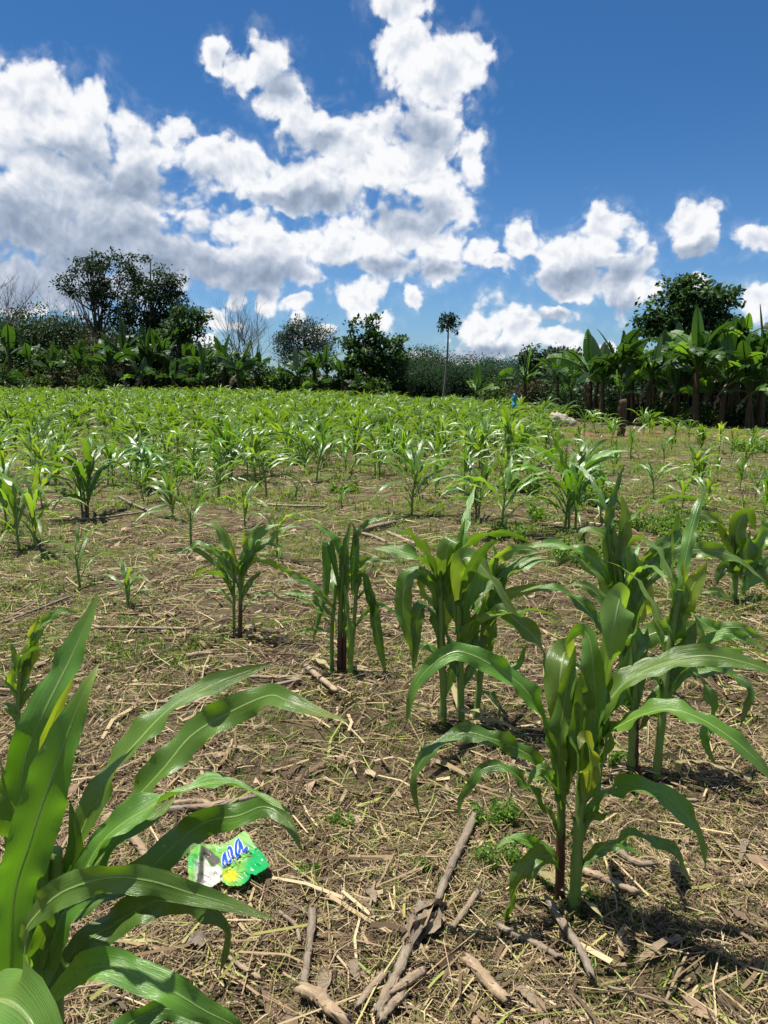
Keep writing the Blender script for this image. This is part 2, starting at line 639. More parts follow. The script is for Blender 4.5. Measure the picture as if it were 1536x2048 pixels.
island_mat('weed', [(0, (0.04, 0.11, 0.018)), (0.5, (0.085, 0.18, 0.03)), (1, (0.18, 0.28, 0.05))], 0.5, 0.35)
island_mat('pebble', [(0, (0.22, 0.16, 0.10)), (0.5, (0.34, 0.27, 0.18)), (1, (0.45, 0.39, 0.29))], 0.85)
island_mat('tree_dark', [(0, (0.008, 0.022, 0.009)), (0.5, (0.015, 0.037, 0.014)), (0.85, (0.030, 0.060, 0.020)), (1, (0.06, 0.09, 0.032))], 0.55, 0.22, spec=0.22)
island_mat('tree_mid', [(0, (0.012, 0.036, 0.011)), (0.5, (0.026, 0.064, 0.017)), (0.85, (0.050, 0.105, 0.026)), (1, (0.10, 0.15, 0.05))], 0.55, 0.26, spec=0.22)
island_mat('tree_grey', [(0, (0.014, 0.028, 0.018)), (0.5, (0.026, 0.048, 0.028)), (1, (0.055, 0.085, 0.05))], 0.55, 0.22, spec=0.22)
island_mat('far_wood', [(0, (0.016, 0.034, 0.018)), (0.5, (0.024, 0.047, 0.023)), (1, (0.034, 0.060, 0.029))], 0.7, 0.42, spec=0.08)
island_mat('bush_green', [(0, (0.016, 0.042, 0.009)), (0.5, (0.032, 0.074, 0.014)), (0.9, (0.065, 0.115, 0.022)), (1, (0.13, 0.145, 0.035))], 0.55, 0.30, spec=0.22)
island_mat('bush_brown', [(0, (0.03, 0.035, 0.015)), (0.5, (0.06, 0.055, 0.025)), (0.8, (0.06, 0.09, 0.025)), (1, (0.14, 0.10, 0.05))], 0.6, 0.15)
island_mat('field_maize', [(0, (0.030, 0.085, 0.010)), (0.45, (0.065, 0.145, 0.015)), (0.8, (0.115, 0.215, 0.026)), (1, (0.20, 0.30, 0.055))], 0.42, 0.36, (0.27, 0.45, 0.012), spec=0.5)


def bark_mat(name, a, b, scale=(8, 8, 2)):
    m, t = new_mat(name)
    tco = NN(t, 'ShaderNodeTexCoord')
    n = noise(t, vmth(t, 'MULTIPLY', tco.outputs['Object'], scale), 2.0, 5, 0.65)
    col = mixc(t, smooth(t, n, 0.3, 0.7), a, b)
    out(t, bsdf(t, col, 0.8, 0.2, bump(t, n, 0.6, 0.02)))
    return m


bark_mat('bark', (0.035, 0.028, 0.02), (0.10, 0.085, 0.065))
bark_mat('bark_pale', (0.09, 0.08, 0.065), (0.20, 0.18, 0.15))
bark_mat('banana_stem', (0.03, 0.028, 0.014), (0.10, 0.065, 0.036), (7, 7, 1.2))
bark_mat('post_wood', (0.04, 0.03, 0.022), (0.10, 0.075, 0.055), (30, 30, 4))


def banana_leaf_mat(name, stops, trans, tf):
    m, t = new_mat(name)
    g = NN(t, 'ShaderNodeNewGeometry')
    info = NN(t, 'ShaderNodeObjectInfo')
    uvn = NN(t, 'ShaderNodeUVMap')
    uvn.uv_map = 'UVMap'
    rib = noise(t, vmth(t, 'MULTIPLY', uvn.outputs[0], (1.5, 70, 1)), 1.0, 2)
    r = mth(t, 'ADD', mth(t, 'MULTIPLY', info.outputs['Random'], 0.6), mth(t, 'ADD', mth(t, 'MULTIPLY', g.outputs['Random Per Island'], 0.15), mth(t, 'MULTIPLY', rib, 0.25)))
    col = ramp(t, r, stops)
    sh = bsdf(t, col, 0.45, 0.35, bump(t, rib, 0.3, 0.01))
    out(t, translucent(t, sh, trans, tf))
    return m


banana_leaf_mat('banana_leaf', [(0, (0.015, 0.042, 0.012)), (0.5, (0.030, 0.072, 0.018)), (1, (0.070, 0.13, 0.034))], (0.09, 0.21, 0.014), 0.27)
banana_leaf_mat('banana_leaf_bright', [(0, (0.05, 0.12, 0.02)), (0.5, (0.08, 0.17, 0.03)), (1, (0.12, 0.22, 0.05))], (0.20, 0.40, 0.02), 0.42)
banana_leaf_mat('banana_leaf_dead', [(0, (0.10, 0.07, 0.04)), (0.5, (0.18, 0.13, 0.08)), (1, (0.26, 0.2, 0.13))], (0.2, 0.13, 0.05), 0.15)


def dry_stalk_mat():
    m, t = new_mat('dry_stalk')
    uvn = NN(t, 'ShaderNodeUVMap')
    uvn.uv_map = 'UVMap'
    info = NN(t, 'ShaderNodeObjectInfo')
    fib = noise(t, vmth(t, 'MULTIPLY', uvn.outputs[0], (22, 9, 1)), 1.0, 5, 0.65)
    tco = NN(t, 'ShaderNodeTexCoord')
    blot = noise(t, tco.outputs['Object'], 16.0, 4, 0.6)
    col = ramp(t, mth(t, 'ADD', mth(t, 'MULTIPLY', fib, 0.5), mth(t, 'MULTIPLY', blot, 0.5)), [(0.28, (0.07, 0.048, 0.03)), (0.42, (0.22, 0.16, 0.10)), (0.6, (0.37, 0.28, 0.18)), (0.78, (0.50, 0.41, 0.29))])
    col = hsv(t, col, 0.5, mth(t, 'MULTIPLY_ADD', info.outputs['Random'], 0.3, 0.75), mth(t, 'MULTIPLY_ADD', info.outputs['Random'], 0.45, 0.72))
    out(t, bsdf(t, col, 0.6, 0.3, bump(t, fib, 0.9, 0.006)))


dry_stalk_mat()


def ground_mat():
    m, t = new_mat('field_soil')
    g = NN(t, 'ShaderNodeNewGeometry')
    P = g.outputs['Position']
    sp = NN(t, 'ShaderNodeSeparateXYZ')
    t.links.new(P, sp.inputs[0])
    fine = noise(t, P, 55.0, 6, 0.65)
    mid = noise(t, P, 6.0, 5, 0.6)
    large = noise(t, P, 0.55, 4, 0.6)
    soil = mixc(t, smooth(t, mid, 0.3, 0.7), (0.028, 0.018, 0.011), (0.062, 0.040, 0.024))
    soil = mixc(t, smooth(t, fine, 0.45, 0.75), soil, (0.10, 0.068, 0.040))
    stretch = noise(t, vmth(t, 'MULTIPLY', P, (40, 90, 40)), 1.0, 4, 0.7)
    cover = smooth(t, mth(t, 'ADD', mth(t, 'MULTIPLY', stretch, 0.6), mth(t, 'MULTIPLY', mid, 0.5)), 0.46, 0.66)
    far = smooth(t, sp.outputs[1], 4.0, 11.0)
    straw = mixc(t, fine, (0.12, 0.085, 0.05), (0.25, 0.185, 0.11))
    col = mixc(t, mth(t, 'MULTIPLY', cover, mth(t, 'MULTIPLY_ADD', far, 0.55, 0.35)), soil, straw)
    green = smooth(t, mth(t, 'ADD', mth(t, 'MULTIPLY', mid, 0.5), mth(t, 'MULTIPLY', large, 0.6)), 0.50, 0.66)
    green = mth(t, 'MULTIPLY', green, mth(t, 'MULTIPLY_ADD', smooth(t, sp.outputs[1], 2.5, 9.0), 0.7, 0.1))
    gcol = mixc(t, fine, (0.04, 0.07, 0.012), (0.11, 0.145, 0.035))
    col = mixc(t, green, col, gcol)
    # a bare strip of red earth before the banana grove
    dx = mth(t, 'MULTIPLY', mth(t, 'SUBTRACT', sp.outputs[0], 8.2), 0.20)
    dy = mth(t, 'MULTIPLY', mth(t, 'SUBTRACT', sp.outputs[1], 21.6), 0.42)
    rr = mth(t, 'SQRT', mth(t, 'ADD', mth(t, 'MULTIPLY', dx, dx), mth(t, 'MULTIPLY', dy, dy)))
    red = smooth(t, mth(t, 'ADD', rr, mth(t, 'MULTIPLY', mid, 0.9)), 1.0, 1.35, 1.0, 0.0)
    col = mixc(t, mth(t, 'MULTIPLY', red, 0.7), col, (0.19, 0.10, 0.058))
    # beyond the field: undergrowth
    wild = smooth(t, sp.outputs[1], 46.0, 56.0)
    col = mixc(t, wild, col, (0.03, 0.06, 0.015))
    h = mth(t, 'ADD', fine, mth(t, 'MULTIPLY', mid, 1.5))
    out(t, bsdf(t, col, 0.9, 0.15, bump(t, h, 0.8, 0.012)))


ground_mat()

# ------------------------------------------------------------------ ground sheet
xs = np.concatenate([-np.geomspace(900, 6, 44), np.linspace(-5.8, 5.8, 146), np.geomspace(6, 900, 44)])
ys = np.concatenate([-np.geomspace(300, 1.2, 16), np.linspace(-1, 9, 136), np.geomspace(9.1, 1500, 90)])
X, Yg = np.meshgrid(xs, ys)
V = np.stack([X, Yg, gz(X, Yg)], -1).reshape(-1, 3)
nx, ny = len(xs), len(ys)
i, j = np.meshgrid(np.arange(ny - 1), np.arange(nx - 1), indexing='ij')
Q = np.stack([i * nx + j, i * nx + j + 1, (i + 1) * nx + j + 1, (i + 1) * nx + j], -1).reshape(-1, 4)
ground = link('ground', np_mesh('ground', V, Q), MATS['field_soil'])
tag(ground, 'brown straw-littered field soil running out to the treeline', 'ground', kind='structure')


# ------------------------------------------------------------------ foliage builders
def leaf_cloud(C, size, aspect=2.2, out_dir=None, droop=0.3, fold=0.25, r=None):
    """one folded diamond leaf per row of C; returns verts, tris"""
    r = r or rng
    n = len(C)
    size = np.broadcast_to(np.asarray(size, float), (n,)) * r.uniform(0.65, 1.25, n)
    d = r.normal(size=(n, 3))
    if out_dir is not None:
        d = d * 0.75 + out_dir
    d[:, 2] -= droop
    d = unit(d)
    ref = r.normal(size=(n, 3)) * 0.6 + np.array([0, 0, 1.0])
    s = unit(np.cross(d, ref))
    nn = np.cross(s, d)
    w = size / aspect * 0.5
    b = C
    tip = C + d * size[:, None]
    mid = C + d * (size * 0.45)[:, None] + nn * (fold * w)[:, None]
    l = mid + s * w[:, None]
    rr = mid - s * w[:, None]
    V = np.stack([b, l, tip, rr], 1).reshape(-1, 3)
    k = np.arange(n) * 4
    T = np.concatenate([np.stack([k, k + 1, k + 2], 1), np.stack([k, k + 2, k + 3], 1)])
    return V, T


def in_ellipsoids(E, n, r, shell=0.55):
    """E rows: cx,cy,cz,rx,ry,rz -> n points biased to the outside"""
    E = np.asarray(E, float)
    vol = E[:, 3] * E[:, 5]
    k = r.choice(len(E), n, p=vol / vol.sum())
    d = unit(r.normal(size=(n, 3)))
    rad = r.uniform(0, 1, n) ** (1 / 3)
    rad = shell * np.sqrt(rad) + (1 - shell) * rad
    return E[k, :3] + d * rad[:, None] * E[k, 3:6], d


def px_ellipsoids(spec, Y, deep=0.8):
    """spec rows px,py,rx,ry in photograph pixels at distance Y"""
    E = []
    for (x, y, rx, ry) in spec:
        c = at(x, y, Y)
        s = depth(Y, c[2]) / F
        E.append((c[0], c[1], c[2], rx * s, rx * s * deep, ry * s))
    return E


def make_tree(name, label, base, E, n_clumps, leaves_per, leaf, leaf_mat, bark, trunk_r, seed, group=None, spread=0.35, limbs=16, aspect=2.2, droop=0.3, cat='tree', shell=0.55):
    r = np.random.default_rng(seed)
    base = np.asarray(base, float)
    root = thing(name, base, label, cat, group)
    E = np.asarray(E, float).copy()
    E[:, :3] -= base
    cl, dd = in_ellipsoids(E, n_clumps, r, shell)
    # hollows and sprays break the outline
    k3 = 2.2 / max(0.5, E[:, 3].mean())
    ph = r.uniform(0, 6.28, 3)
    hollow = np.sin(cl[:, 0] * k3 * 1.3 + ph[0]) + np.sin(cl[:, 1] * k3 + ph[1]) + np.sin(cl[:, 2] * k3 * 1.7 + ph[2])
    cl = np.where((hollow < -0.9)[:, None], cl[r.permutation(n_clumps)], cl)
    far_out = r.uniform(size=n_clumps) < 0.22
    cl = cl + dd * (far_out * r.uniform(0.1, 0.42, n_clumps) * E[:, 3].mean())[:, None] * np.array([1, 1, 0.8])
    cl[:, 2] = np.maximum(cl[:, 2], 0.15)
    cen = E[:, :3].mean(0)
    zlow = max(0.3, (E[:, 2] - E[:, 5]).min())
    top = np.array([cen[0] * 0.8, cen[1] * 0.8, max(zlow, cen[2] * 0.75)])
    P = spline([(0, 0, -0.2), (top[0] * 0.25 + r.normal() * 0.08, top[1] * 0.3, top[2] * 0.4), top * 0.8 + [0, 0, 0], (cen[0], cen[1], E[:, 2].max())], 12)
    mb = MB()
    mb.add(*tube(P, trunk_r * np.linspace(1.15, 0.18, 12), 8))
    link('trunk', mb.mesh('trunk'), MATS[bark], root)
    mb = MB()
    pick = r.permutation(n_clumps)[:limbs]
    for k in pick:
        a = P[r.integers(3, 10)]
        c = cl[k]
        m1 = a * 0.55 + c * 0.45 + np.array([0, 0, -0.12]) * np.linalg.norm(c - a) + r.normal(size=3) * 0.06 * np.linalg.norm(c - a)
        mb.add(*tube(spline([a, m1, c], 7), trunk_r * np.linspace(0.42, 0.08, 7), 5, cap=False))
    link('branches', mb.mesh('branches'), MATS[bark], root)
    n = n_clumps * leaves_per
    C = np.repeat(cl, leaves_per, 0) + r.normal(size=(n, 3)) * spread * np.array([1, 1, 0.6])
    od = np.repeat(dd, leaves_per, 0)
    V, T = leaf_cloud(C, leaf, aspect, od * 0.6, droop, r=r)
    link('crown', np_mesh('crown', V, None, T, False), MATS[leaf_mat], root)
    return root


def bare_tree(name, label, base, height, width, seed, bark='bark', group=None, forks=6, r0=0.1, trunk=0.3):
    r = np.random.default_rng(seed)
    root = thing(name, base, label, 'tree', group)
    mt, mb = MB(), MB()
    h0 = height * trunk
    mt.add(*tube(spline([(0, 0, -0.2), (0.05 * width * r.normal(), 0, h0 * 0.5), (0, 0, h0)], 6), np.linspace(r0 * 1.2, r0 * 0.8, 6), 7))

    def grow(p, d, L, rad, lev):
        pts = [p]
        n = 5
        for k in range(n):
            d = unit(d + r.normal(size=3) * 0.10 + np.array([0, 0, 0.10]))
            pts.append(pts[-1] + d * L / n)
        mb.add(*tube(np.array(pts), np.linspace(rad, rad * 0.45, n + 1), 4 if lev > 1 else 5, cap=False))
        if lev < 4:
            for k in range(3 if lev < 3 else 2):
                q = pts[r.integers(2, n + 1)]
                nd = unit(d + r.normal(size=3) * np.array([0.5, 0.4, 0.25]))
                grow(q, nd, L * r.uniform(0.5, 0.75), rad * 0.5, lev + 1)

    for k in range(forks):
        a = (k + 0.5) / forks * 2 - 1 + r.normal() * 0.08
        d = unit(np.array([a * width * 0.62, r.normal() * 0.35 * width, (height - h0) * r.uniform(0.75, 1.0)]))
        grow(np.array([0, 0, h0 * r.uniform(0.75, 1.0)]), d, (height - h0) * r.uniform(0.45, 0.62), r0 * 0.6, 0)
    link('trunk', mt.mesh('trunk'), MATS[bark], root)
    link('branches', mb.mesh('branches'), MATS[bark], root)
    return root


def bush(label, px, top, Y, wpx, mat, seed, group=None, leaf=0.16, n=4200, name='bush', cat='bush', zg=None):
    b = at(px, 800, Y)
    zb = float(gz(b[0], Y)) if zg is None else zg
    base = np.array([b[0], Y, zb])
    tp = at(px, top, Y)
    s = depth(Y, 0) / F
    w = wpx * s
    h = tp[2] - zb
    r = np.random.default_rng(seed)
    root = thing(name, base, label, cat, group)
    E = []
    for k in range(7):
        a = r.uniform(-0.6, 0.6)
        E.append((a * w, r.uniform(-0.3, 0.3) * w, h * r.uniform(0.3, 0.72), w * r.uniform(0.28, 0.5), w * 0.4, h * r.uniform(0.22, 0.34)))
    nc = n // 13
    C, d = in_ellipsoids(E, nc, r, 0.7)
    C[:, 2] = np.abs(C[:, 2])
    C2 = np.repeat(C, 13, 0) + r.normal(size=(nc * 13, 3)) * 0.2
    C2[:, 2] = np.abs(C2[:, 2])
    V, T = leaf_cloud(C2, leaf, 2.4, np.repeat(d, 13, 0) * 0.5, 0.3, r=r)
    mb = MB()
    for k in range(6):
        c = C[r.integers(0, nc)]
        mb.add(*tube(spline([(r.normal() * 0.1, r.normal() * 0.1, -0.1), c * 0.5 + r.normal(size=3) * 0.1, c], 6), np.linspace(0.05, 0.015, 6), 5, cap=False))
    link('stems', mb.mesh('stems'), MATS['bark'], root)
    link('foliage', np_mesh('foliage', V, None, T, False), MATS[mat], root)
    return root


# ------------------------------------------------------------------ banana plants
def banana_leaf_mesh(L, W, e0, bendr, r, tatter=0.5, petiole=0.22):
    """leaf along +x, rising at angle e0 and bending over"""
    n = 18
    s = np.linspace(0, 1, n)
    e = e0 - bendr * s ** 1.6
    yaw = r.normal() * 0.25 * s ** 2
    d = np.stack([np.cos(e) * np.cos(yaw), np.cos(e) * np.sin(yaw), np.sin(e)], 1)
    P = np.vstack([[0, 0, 0], np.cumsum(d[:-1] * L / (n - 1), 0)])
    T = tangents(P)
    S = unit(np.cross(T, np.array([0, 0, 1.0]) + 0.02))
    roll = r.normal() * 0.5
    N = np.cross(S, T)
    S, N = S * math.cos(roll) + N * math.sin(roll), N * math.cos(roll) - S * math.sin(roll)
    mb = MB()
    mb.add(*tube(P, np.linspace(0.032, 0.006, n), 5, cap=False))
    k = 15
    edges = np.linspace(petiole, 0.995, k + 1)
    ip = lambda A, x: np.array([np.interp(x, s, A[:, c]) for c in range(3)])
    wfun = lambda x: W * 0.5 * (math.sin(math.pi * ((x - petiole) / (1 - petiole)) ** 0.75) ** 0.55 if petiole < x < 1 else 0.02)
    for sd in (-1, 1):
        run = 0.0
        for m in range(k):
            a, b = edges[m], edges[m + 1]
            torn = r.uniform() < tatter
            if torn:
                run = r.uniform(-0.1, 0.75)
            pa, pb = ip(P, a), ip(P, b)
            sa, sb, na, nb = ip(S, a), ip(S, b), ip(N, a), ip(N, b)
            wa, wb = wfun(a + 1e-3), wfun(b - 1e-3)
            lift = 0.22 - run * 0.9
            gap = 0.12 if torn else 0.0
            tb = (pb - pa)
            vs_ = []
            for f, dz in ((0, 0), (0.5, lift * 0.5), (1.0, lift - run * 0.35)):
                vs_.append(pa + sd * sa * wa * f + na * wa * dz + tb * gap * f)
                vs_.append(pb + sd * sb * wb * f + nb * wb * dz - tb * gap * f)
            uv = [(0, a), (0, b), (0.5, a), (0.5, b), (1, a), (1, b)]
            mb.add(vs_, [(0, 1, 3, 2), (2, 3, 5, 4)], None, uv)
    return mb.mesh('banana_leaf')


BAN = np.random.default_rng(21)
BLEAVES = [banana_leaf_mesh(1.0, BAN.uniform(0.24, 0.33), R(BAN.uniform(35, 74)), R(BAN.uniform(45, 125)), BAN, BAN.uniform(0.3, 0.9)) for _ in range(16)]
BUP = [banana_leaf_mesh(1.0, BAN.uniform(0.22, 0.32), R(BAN.uniform(80, 88)), R(BAN.uniform(5, 40)), BAN, 0.08) for _ in range(5)]
BDEAD = [banana_leaf_mesh(0.9, 0.2, R(-35), R(55), BAN, 0.9) for _ in range(3)]


def banana(base, height, label, seed, group=None, leaves=9, bright=0.15, leaf_len=None, dead=2, lean=0.06):
    r = np.random.default_rng(seed)
    root = thing('banana_plant', base, label, 'banana plant', group)
    sh = height * r.uniform(0.54, 0.64)
    ll = leaf_len or height * 0.55
    tp = np.array([r.normal() * lean * sh, r.normal() * lean * sh, sh])
    mb = MB()
    pr = 0.038 * height ** 0.9
    P = spline([(0, 0, -0.1), tp * 0.5 + [r.normal() * 0.03, 0, 0], tp], 9)
    mb.add(*tube(P, pr * np.linspace(1.25, 0.62, 9) * (1 + 0.05 * np.sin(np.arange(9) * 2.3)), 9))
    link('pseudostem', mb.mesh('pseudostem'), MATS['banana_stem'], root)
    a0 = r.uniform(0, 6.28)
    for k in range(leaves):
        up = k >= leaves - 1 - (r.uniform() < 0.5)
        src = BUP[r.integers(len(BUP))] if up else BLEAVES[r.integers(len(BLEAVES))]
        mat = 'banana_leaf_bright' if (r.uniform() < bright) else 'banana_leaf'
        me = src if mat == 'banana_leaf' else None
        if me is None:
            key = src.name + '_bright'
            me = bpy.data.meshes.get(key)
            if me is None:
                me = src.copy()
                me.name = key
                me.materials.clear()
        o = link('leaf', me, MATS[mat], root)
        o.location = tuple(tp + np.array([0, 0, -0.08 * height * (1 - k / leaves)]))
        az_ = a0 + k * 2.4 + r.normal() * 0.3
        sc = ll * r.uniform(0.8, 1.15)
        o.rotation_euler = (r.normal() * 0.12, r.normal() * 0.15, az_)
        o.scale = (sc, sc, sc)
    for k in range(dead):
        o = link('dead_leaf', BDEAD[r.integers(len(BDEAD))], MATS['banana_leaf_dead'], root)
        o.location = tuple(tp * 0.9)
        o.rotation_euler = (0, 0, r.uniform(0, 6.28))
        o.scale = (ll * 0.8,) * 3
    return root


# ------------------------------------------------------------------ maize
def leaf_mesh(P, S, wmax, nseg, ncol, fold=0.25, wave=0.15, r=None, base_w=0.45, peak=0.4, phase=None, rag=0.0, tip=1.0):
    """blade along polyline P (already resampled to nseg+1) with side vectors S"""
    r = r or rng
    m = len(P)
    s = np.linspace(0, 1, m)
    T = tangents(P)
    S = unit(S - T * (S * T).sum(1, keepdims=True))
    N = np.cross(S, T)
    rise = base_w + (1 - base_w) * sstep(s, 0, peak)
    fall = np.clip(1 - ((s - peak) / (1 - peak)).clip(0, 1) ** 2.2, 0, 1) ** 0.9
    w = wmax * 0.5 * rise * np.maximum(fall, 0.015)
    L = np.linalg.norm(np.diff(P, axis=0), axis=1).sum()
    u = np.linspace(-1, 1, ncol + 1)
    k = L / max(wmax * 2.2, 0.02) * 2 * math.pi * 0.80
    ph = r.uniform(0, 6.28, 2) if phase is None else phase
    wv = wave * np.sin(s * 6.28 * 0.35 + ph[0])[:, None] * 0
    env = (np.sin(math.pi * np.clip(s * 1.05, 0, 1)) ** 0.6)[:, None]
    amp = 1.55 * wave * env * np.where(u[None, :] < 0, np.sin(k * s[:, None] + ph[0]), np.sin(k * 1.13 * s[:, None] + ph[1])) * np.abs(u[None, :]) ** 1.6
    amp = amp + 0.16 * env * np.sin(k * 2.6 * s[:, None] + ph[1] + np.sign(u)[None]) * np.abs(u[None, :]) ** 3
    ww = w[:, None] * np.ones_like(u)[None]
    if rag:
        ww = ww * (1 - rag * np.abs(u[None]) ** 2 * r.uniform(0, 1, (m, 1)))
    V = P[:, None] + S[:, None] * (u[None, :, None] * ww[..., None] * (1 - 0.12 * fold)) \
        + N[:, None] * ((fold * np.abs(u)[None] ** 1.2 * w[:, None] * (1 - 0.55 * s[:, None]) + amp * w[:, None])[..., None])
    V = V.reshape(-1, 3)
    c = ncol + 1
    i, j = np.meshgrid(np.arange(m - 1), np.arange(ncol), indexing='ij')
    Q = np.stack([i * c + j, i * c + j + 1, (i + 1) * c + j + 1, (i + 1) * c + j], -1).reshape(-1, 4)
    uv = np.stack([np.tile(u * 0.5 + 0.5, m), np.repeat(s, c)], 1)
    return V, Q, None, uv


def hero_leaf(root, origin, Yb, spec, wpx, mat='maize_leaf', face=(0.1, -0.7, 0.7), fold=0.28, wave=0.22, r=None, peak=0.42, base_w=0.4, twist=0.0, rag=0.05):
    pts = []
    for p in spec:
        dy = p[2] if len(p) > 2 else 0.0
        pts.append(at(p[0], p[1], Yb + dy))
    z = np.mean([p[2] for p in pts])
    w = wpx * depth(Yb, z) / F
    n = int(np.clip(len(spec) * 6, 24, 56))
    P = spline(pts, n + 1)
    T = tangents(P)
    Fv = unit(np.array(face))
    S = np.cross(T, Fv)
    # keep the side vector continuous where the blade turns past the facing direction
    for k in range(1, len(S)):
        if (S[k] * S[k - 1]).sum() < 0:
            S[k] = -S[k]
    S = unit(S)
    for _ in range(2):
        S[1:-1] = unit(S[:-2] + S[1:-1] * 2 + S[2:])
    N = np.cross(S, T)
    ss = np.linspace(0, 1, len(P))[:, None]
    a = twist * ss ** 1.5 + 0.42 * np.sin(ss * r.uniform(5, 9) + r.uniform(0, 6.28)) * np.clip(ss * 3, 0, 1) + r.normal() * 0.2
    S = S * np.cos(a) + N * np.sin(a)
    mb = MB()
    mb.add(*leaf_mesh(P - origin, S, w * 1.06, n, 8, fold, wave * 1.9, r, base_w, peak, rag=rag))
    lf = link('leaf', mb.mesh('leaf'), MATS[mat], root)
    if Yb < 3.2:
        Vc = mb.V[0].reshape(n + 1, 9, 3)[:, 4]
        k1 = int(n * 0.88)
        rb = MB()
        rb.add(*tube(Vc[:k1], np.linspace(0.0022, 0.0005, k1) * (w / 0.075) ** 0.5, 5, cap=False))
        link('midrib', rb.mesh('midrib'), MATS['midrib_dark' if 'dark' in mat else 'midrib'], lf)
    return lf


def stalk_part(root, origin, pts, r0, r1, mat, nodes=5):
    P = spline(pts, 31) - origin
    s = np.linspace(0, 1, 31)
    fr = (s * nodes + 0.3) % 1.0
    rad = (r0 * (1 - s) + r1 * s) * (0.94 + 0.20 * fr ** 2)
    mb = MB()
    mb.add(*tube(P, rad, 9))
    return link('stalk', mb.mesh('stalk'), MATS[mat], root)


def hero_plant(label, base_px, stalks, leaves, seed, Y=None, group='maize plants in the near rows', wmul=1.0, fill=0, dead=2):
    """stalks: list of (list of px points, width px, material); leaves: (spec, width px, options)"""
    r = np.random.default_rng(seed)
    if Y is None:
        g = ground_pt(*base_px)
        Y = g[1]
    else:
        g = at(base_px[0], base_px[1], Y)
        g[2] = gz(g[0], Y)
    root = thing('maize_plant', g, label, 'maize plant', group)
    for (pts, wp, mat) in stalks:
        p3 = [at(p[0], p[1], Y + (p[2] if len(p) > 2 else 0)) for p in pts]
        p3[0] = p3[0].copy()
        p3[0][2] = min(p3[0][2], gz(p3[0][0], p3[0][1]) - 0.02)
        rr = wp * depth(Y, 0.2) / F * 0.5
        stalk_part(root, g, p3, rr, rr * 0.75, mat)
    for lf in leaves:
        spec, wp = lf[0], lf[1]
        kw = dict(lf[2]) if len(lf) > 2 else {}
        hero_leaf(root, g, Y, spec, wp * wmul, r=r, **kw)
    top = np.array(at(*stalks[0][0][-1][:2], Y)) - g
    bot = np.array(at(*stalks[0][0][0][:2], Y)) - g
    H = top[2]
    for k in range(fill + dead):
        dry = k >= fill
        f = r.uniform(0.35, 0.95) if not dry else r.uniform(0.02, 0.10)
        b = bot + (top - bot) * f
        azm = r.uniform(0, 6.28)
        L = (0.55 + 0.35 * r.uniform()) * max(H, 0.3) * (1.0 if not dry else 0.6)
        e0, bend = (R(r.uniform(55, 80)), R(r.uniform(40, 130))) if not dry else (R(r.uniform(10, 40)), R(r.uniform(60, 80)))
        s = np.linspace(0, 1, 17)
        e = e0 - bend * s ** 1.4
        yw = azm + r.normal() * 0.4 * s ** 2
        d = np.stack([np.cos(e) * np.cos(yw), np.cos(e) * np.sin(yw), np.sin(e)], 1)
        P = b + np.vstack([[0, 0, 0], np.cumsum(d[:-1] * L / 16, 0)])
        if dry:
            P[:, 2] = np.maximum(P[:, 2], 0.02)
        S = np.stack([-np.sin(yw), np.cos(yw), 0 * yw], 1)
        N = np.cross(S, tangents(P))
        tw = r.normal() * 0.7 * s
        S = S * np.cos(tw)[:, None] + N * np.sin(tw)[:, None]
        mb = MB()
        mb.add(*leaf_mesh(P, S, (0.035 + 0.02 * r.uniform()) * (1.0 if not dry else 0.6), 16, 6, 0.3, 0.35, r, 0.45, 0.4, rag=0.1))
        link('leaf' if not dry else 'dry_leaf', mb.mesh('leaf'), MATS['maize_leaf_dry' if dry else ('maize_leaf', 'maize_leaf_dark', 'maize_leaf_pale')[k % 3]], root)
    return root


